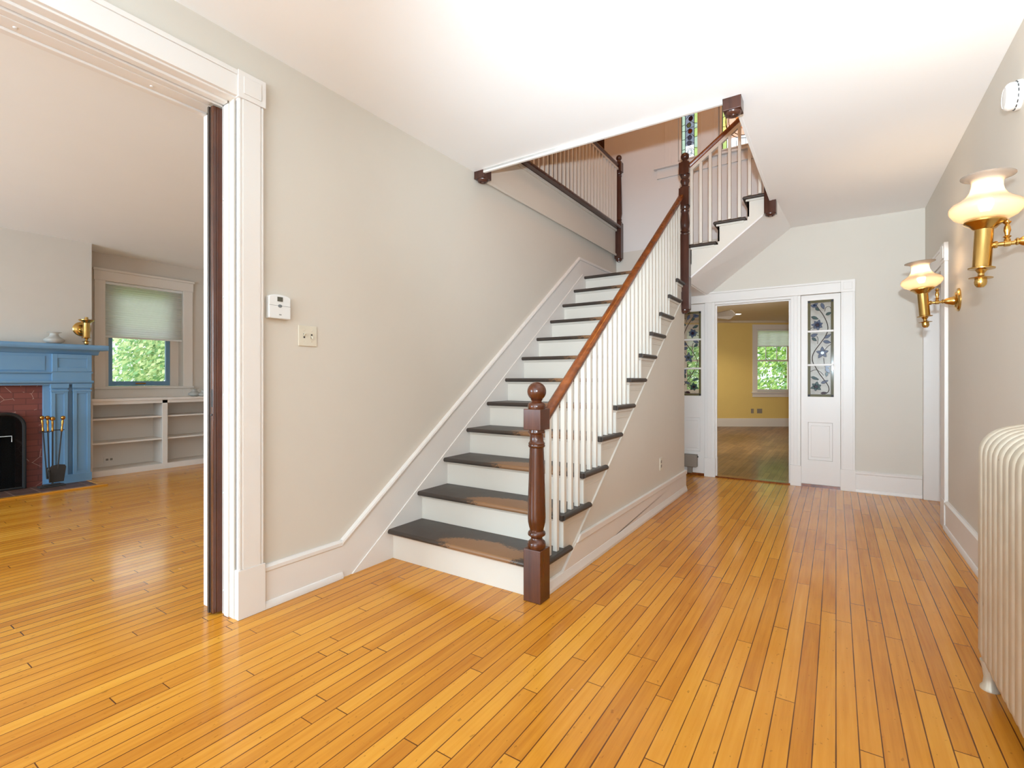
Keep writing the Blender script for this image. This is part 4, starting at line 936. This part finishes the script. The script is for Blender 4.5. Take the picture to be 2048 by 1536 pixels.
for i, (a, c) in enumerate(WINS):
    wn = tag(bpy.data.objects.new('window_%d' % (i+2), None), ['white double hung window in yellow wall with tree outside', 'window seen through the left sidelight'][i], 'window', None, 'structure'); COL.objects.link(wn); wn.location = yr((a+c)/2, .88)
    YB_().slab(a-.125, a, .88, 2.47, 0, .022).slab(c, c+.125, .88, 2.47, 0, .022).slab(a-.13, c+.13, 2.47, 2.595, 0, .026).build('casing', M['white'], wn, bevel=.003)
    YB_().slab(a-.15, c+.15, .855, .88, -.08, .055).slab(a-.125, c+.125, .752, .855, 0, .02).build('sill', M['white'], wn, bevel=.003)
    s_ = YB_()
    for (za, zb, d0) in ((.88, 1.70, -.06), (1.66, 2.47, -.10)):
        s_.slab(a, a+.02, za, zb, d0-.04, d0); s_.slab(c-.02, c, za, zb, d0-.04, d0); s_.slab(a, c, za, za+(.065 if za < 1 else .04), d0-.04, d0); s_.slab(a, c, zb-.04, zb, d0-.04, d0)
    so = s_.build('sash', M['white'], wn)
    m_ = YB_()
    for q in (1, 2): m_.slab(a+(c-a)*q/3-.008, a+(c-a)*q/3+.008, 1.70, 2.43, -.125, -.11)
    m_.build('muntin', M['white'], so)
    YB_().slab(a+.02, c-.02, .94, 1.66, -.084, -.08).slab(a+.02, c-.02, 1.70, 2.43, -.122, -.118).build('pane', M['glass'], so)
    blind(['pale pleated shade at the top of the yellow room window', 'pleated shade on the window behind left sidelight'][i], yr(a+.004, 0, -.03), RT, -FW, c-a-.008, 2.035, 2.468, .02)
outlet(yr(6.12, .394), -FW, RT, 'left outlet below yellow room window', plate=M['tanmetal'])
outlet(yr(6.305, .394), -FW, RT, 'wider right outlet below yellow room window', plate=M['tanmetal'], size=(.13, .115), horiz=True)
def atz(u, v, z):
    d = FW+RT*((u-1024)/983.85)+Vector((0, 0, 1))*((758.73-v)/983.85); return Vector((0, 0, 1.2))+d*((z-1.2)/d.z)
def can(p, label):
    r = thing('recessed_light', label, 'ceiling light', (p.x, p.y, ZY-.01))
    B().lathe([(.075, 0), (.09, -.006), (.095, 0)], (p.x, p.y, ZY), (0, 0, 1), 28, closed=True).build('trim_ring', M['plastic'], r)
    B().lathe([(.074, -.002), (0, -.003)], (p.x, p.y, ZY), (0, 0, 1), 28).build('lens', M['recess'], r)
    add_light('recessed_glow', 'SPOT', (p.x, p.y, ZY-.02), 85, (1, .90, .66), rot=(0, 0, 0), spot_size=math.radians(130), spot_blend=.8, shadow_soft_size=.07)
can(atz(1474.7, 628.3, ZY), 'bright round recessed light in the yellow room ceiling')
add_light('yellow_room_fill', 'AREA', (-.6, 9.2, 1.7), 46, (1, .97, .92), aim=(-4, 10, 1.2), shape='RECTANGLE', size=1.0, size_y=1.4)  # added area light standing inside the room, out of view
fp0 = FW*9.4+RT*((1418-1024)/983.85*9.4); fz = 1.2+(758.73-632)*9.4/983.85
fan = thing('ceiling_fan', 'grey bladed ceiling fan half hidden by doorway edge', 'ceiling fan', (fp0.x, fp0.y, fz))
B().tube([(fp0.x, fp0.y, fz+.05), (fp0.x, fp0.y, ZY)], .014, 10).build('rod', M['tanmetal'], fan)
B().lathe([(.05, -.10), (.09, -.07), (.10, -.02), (.10, .04), (.06, .07), (0, .075)], (fp0.x, fp0.y, fz), (0, 0, 1), 24).build('motor', M['tanmetal'], fan, smooth=40)
for i in range(5):
    a = YAW+math.radians(14+72*i); dr = Vector((math.cos(a), math.sin(a), 0)); sd_ = Vector((-math.sin(a), math.cos(a), 0))
    b = B(); P0 = Vector((fp0.x, fp0.y, fz))
    v = [b.bm.verts.new(P0+dr*r_+sd_*s1+Vector((0, 0, z-s1*.6))) for z in (0, .008) for r_, s1 in ((.10, -.04), (.50, -.075), (.53, -.05), (.53, .05), (.50, .075), (.10, .04))]
    b.face(v[:6][::-1]); b.face(v[6:])
    for q in range(6): b.face([v[q], v[(q+1) % 6], v[6+(q+1) % 6], v[6+q]])
    b.build('blade', M['tanmetal'], fan)

# ------------------------------------------------------------------ leaded windows of the stairwell
def leaded(x0, x1, label, kind):
    z0, z1 = 4.02, 5.17; yc = YF+.06
    r = thing('leaded_window', label, 'stained glass window', ((x0+x1)/2, YF+.05, 3.99))
    B().holed(x0-.03, x1+.03, 3.99, 5.2, [(x0, x1, z0, z1)], YF+.03, YF+.09, 'y').build('frame', M['white'], r, bevel=.003)
    cm = B(); W = x1-x0
    parts = {k: B() for k in ('g_lime', 'g_pale', 'g_grey', 'g_clear', 'g_blue', 'g_red', 'g_plum')}
    bw = .045 if kind == 0 else .05
    z = z0; i = 0; rnd = random.Random(5+kind)
    while z < z1:
        zn = min(z1, z+rnd.uniform(.07, .15))
        for xa, xb in ((x0, x0+bw), (x1-bw, x1)):
            parts[rnd.choice(['g_lime', 'g_pale', 'g_pale', 'g_lime'])].box(xa, xb, yc-.002, yc+.002, z, zn)
            cm.tube([(xa, yc, z), (xb, yc, z+rnd.uniform(-.02, .02))], .003, 6)
        z = zn; i += 1
    for xx in (x0+bw, x1-bw): cm.tube([(xx, yc, z0), (xx, yc, z1)], .004, 6)
    for q in ((x0, z0, x1, z0), (x0, z1, x1, z1), (x0, z0, x0, z1), (x1, z0, x1, z1)): cm.tube([(q[0], yc, q[1]), (q[2], yc, q[3])], .006, 6)
    xm = (x0+x1)/2
    def ring(cx, cz, rx, rz, key=None, n=18, rad=.0035):
        pl = [(cx+rx*math.cos(2*PI*k/n), cz+rz*math.sin(2*PI*k/n)) for k in range(n)]
        cm.tube([(x, yc, zz) for x, zz in pl], rad, 6, closed=True)
        if key: parts[key].prism(pl, yc-.004, yc+.004, 'y')
    if kind == 0:
        parts['g_clear'].box(x0+bw, x1-bw, yc-.002, yc+.002, z0, z0+.16); parts['g_grey'].box(x0+bw, x1-bw, yc-.002, yc+.002, z0+.16, z1)
        ring(xm, z0+.075, .03, .045); ring(xm, z0+.075, .02, .030)
        for cz, k1 in ((.19, 'g_blue'), (.26, 'g_blue'), (.34, 'g_red'), (.42, 'g_lime'), (.50, 'g_plum'), (.58, 'g_red'), (.68, 'g_plum'), (.78, 'g_blue'), (.90, 'g_lime')):
            ring(xm+rnd.uniform(-.012, .012), z0+cz, .026, .03, k1, 10)
        for k in range(14):
            za = z0+.02+k*.08; cm.tube([(x0+bw, yc, za), (xm+rnd.uniform(-.02, .02), yc, za+.045), (x1-bw, yc, za+rnd.uniform(-.01, .05))], .003, 6)
    else:
        parts['g_clear'].box(x0+bw, x1-bw, yc-.002, yc+.002, z0, z0+.12); parts['g_grey'].box(x0+bw, x1-bw, yc-.002, yc+.002, z0+.12, z1)
        cz = z0+.34; cx = x0+.27
        ring(cx, cz, .235, .255, None, 40, .005); ring(cx, cz, .20, .22, None, 40, .005)
        for k in range(11):
            a = 2*PI*k/11; ring(cx+.09*math.cos(a), cz-.02+.10*math.sin(a), .032, .034, 'g_red' if k % 3 else 'g_lime', 10)
        for k in range(6): ring(cx+rnd.uniform(-.06, .06), cz-.02+rnd.uniform(-.06, .06), .032, .034, 'g_red', 10)
        for k in range(9): cm.tube([(x0+bw+k*(W-2*bw)/8, yc, z0), (x0+bw+k*(W-2*bw)/8, yc, z0+.08)], .003, 6)
        for s_ in (0, 1, 2): cm.tube([(x0+bw, yc, z0+.42+.12*s_), (x0+.15, yc, z0+.46+.14*s_), (x0+.34, yc, z0+.66+.14*s_), (x1-bw, yc, z0+.7+.12*s_)], .005, 6)
    nm = {'g_lime': 'yellow_green_glass', 'g_pale': 'pale_green_glass', 'g_grey': 'grey_glass', 'g_clear': 'clear_glass', 'g_blue': 'blue_glass', 'g_red': 'red_glass', 'g_plum': 'plum_glass'}
    for k, v in parts.items(): v.build(nm[k], M[k], r)
    cm.build('lead_came', M['came2'], r)
leaded(-1.655, -1.456, 'narrow leaded window with green borders above landing newel', 0)
leaded(-1.166, -.23, 'leaded window with red fruit wreath behind the upper rail', 1)
t_ = B(); y = YF
t_.box(-1.85, -1.68, y-.022, y, 3.95, 5.3); t_.box(-1.80, -1.765, y-.027, y-.022, 3.95, 5.3)
t_.box(-1.43, -1.20, y-.022, y, 3.95, 5.3); t_.box(-1.26, -1.24, y-.027, y-.022, 3.95, 5.3); t_.box(-1.405, -1.395, y-.027, y-.022, 3.95, 5.3)
t_.box(-.2, -.03, y-.022, y, 3.95, 5.3); t_.box(-1.9, .02, y-.024, y, 5.2, 5.36)
t_.box(-1.985, .1, y-.065, y+.02, 3.925, 3.955); t_.box(-1.95, .06, y-.022, y, 3.81, 3.925); t_.box(-1.68, -1.43, y, y+.03, 3.955, 3.99); t_.box(-1.2, -.2, y, y+.03, 3.955, 3.99)
st('trim_10', t_, M['uwall'], 'painted casing and sill of the stairwell leaded windows', 'trim', bevel=.003)

# ------------------------------------------------------------------ outdoors
def foliage(name, label, cat, base, blobs, n, size, mats, trunk_h, seed, group=None):
    rnd = random.Random(seed); r = thing(name, label, cat, base, group); base = Vector(base)
    b = B()
    for i in range(n):
        c, rad = blobs[rnd.randrange(len(blobs))]; c = base+Vector(c)
        dvec = Vector((rnd.gauss(0, 1), rnd.gauss(0, 1), rnd.gauss(0, 1))).normalized()*(rnd.random()**.4)
        p = c+Vector((dvec.x*rad[0], dvec.y*rad[1], dvec.z*rad[2]))
        nrm = Vector((rnd.gauss(0, 1), rnd.gauss(0, 1), rnd.gauss(0, 1)+.4)).normalized(); u = nrm.orthogonal().normalized(); w_ = nrm.cross(u); s_ = size*rnd.uniform(.6, 1.4)
        b.mi = rnd.randrange(len(mats))
        b.face([b.bm.verts.new(p+u*s_), b.bm.verts.new(p+w_*s_*.5), b.bm.verts.new(p-u*s_), b.bm.verts.new(p-w_*s_*.5)])
    bm = b.bm; me = bpy.data.meshes.new('leaves'); bmesh.ops.translate(bm, verts=bm.verts[:], vec=-base); bm.to_mesh(me); bm.free()
    for m in mats: me.materials.append(m)
    o = bpy.data.objects.new('leaves', me); COL.objects.link(o); o.parent = r
    if trunk_h: B().tube([base, base+Vector((.05, 0, trunk_h*.5)), base+Vector((0, .05, trunk_h))], [.16, .12, .07], 10).build('trunk', M['bark'], r, smooth=40)
    return r
st('lawn', B().box(-60, -8.35, -30, 40, -.7, -.6).box(-8.35, 40, 16.2, 60, -.7, -.6).box(-8.35, -3.9, 5.3, 16.2, -.7, -.6), M['lawn'], 'green lawn outside the windows', 'lawn')
foliage('tree', 'pale drooping tree outside the living room window', 'tree', (-19, 8.2, -.6), [((0, 0, 3.6), (2.6, 2.6, 2.6)), ((.5, -1.2, 2.4), (1.4, 1.2, 1.8)), ((.8, 1.5, 2.6), (1.4, 1.2, 1.8)), ((1.2, .2, 1.9), (.8, .8, 1.5))], 15000, .085, [M['leaf1'], M['leaf1'], M['leaf3']], 4.0, 1)
foliage('shrub', 'dark green bank of shrubs behind the lawn', 'shrub', (-27, 9.5, -.6), [((0, -3, 1.1), (1.6, 2.8, 1.5)), ((0, 1.5, 1.3), (1.6, 2.8, 1.7)), ((0, 5, 1.2), (1.6, 2.8, 1.6)), ((-2, 1, 3.8), (1.5, 8, 3.6))], 16000, .09, [M['leaf3'], M['leaf3'], M['leaf1']], 0, 2)
q = FW*19+RT*10.6
foliage('tree', 'sunlit yellow green tree outside the yellow room window', 'tree', (q.x, q.y, -.6), [((0, 0, 2.2), (2.4, 2.4, 2.0)), ((-.9, -.5, 3.6), (1.8, 1.8, 1.6)), ((.8, -.6, 3.4), (1.8, 1.8, 1.6)), ((0, -.6, .9), (2.2, 1.8, 1.0))], 17000, .075, [M['leaf2'], M['leaf2'], M['leaf1'], M['leaf3']], 3.0, 3)
q = FW*24+RT*8.6
foliage('tree', 'green tree behind the left sidelight window', 'tree', (q.x, q.y, -.6), [((0, 0, 2.2), (1.8, 1.8, 2.0)), ((0, 0, 4.2), (1.6, 1.6, 1.6))], 10000, .08, [M['leaf2'], M['leaf1'], M['leaf3']], 3.0, 4)
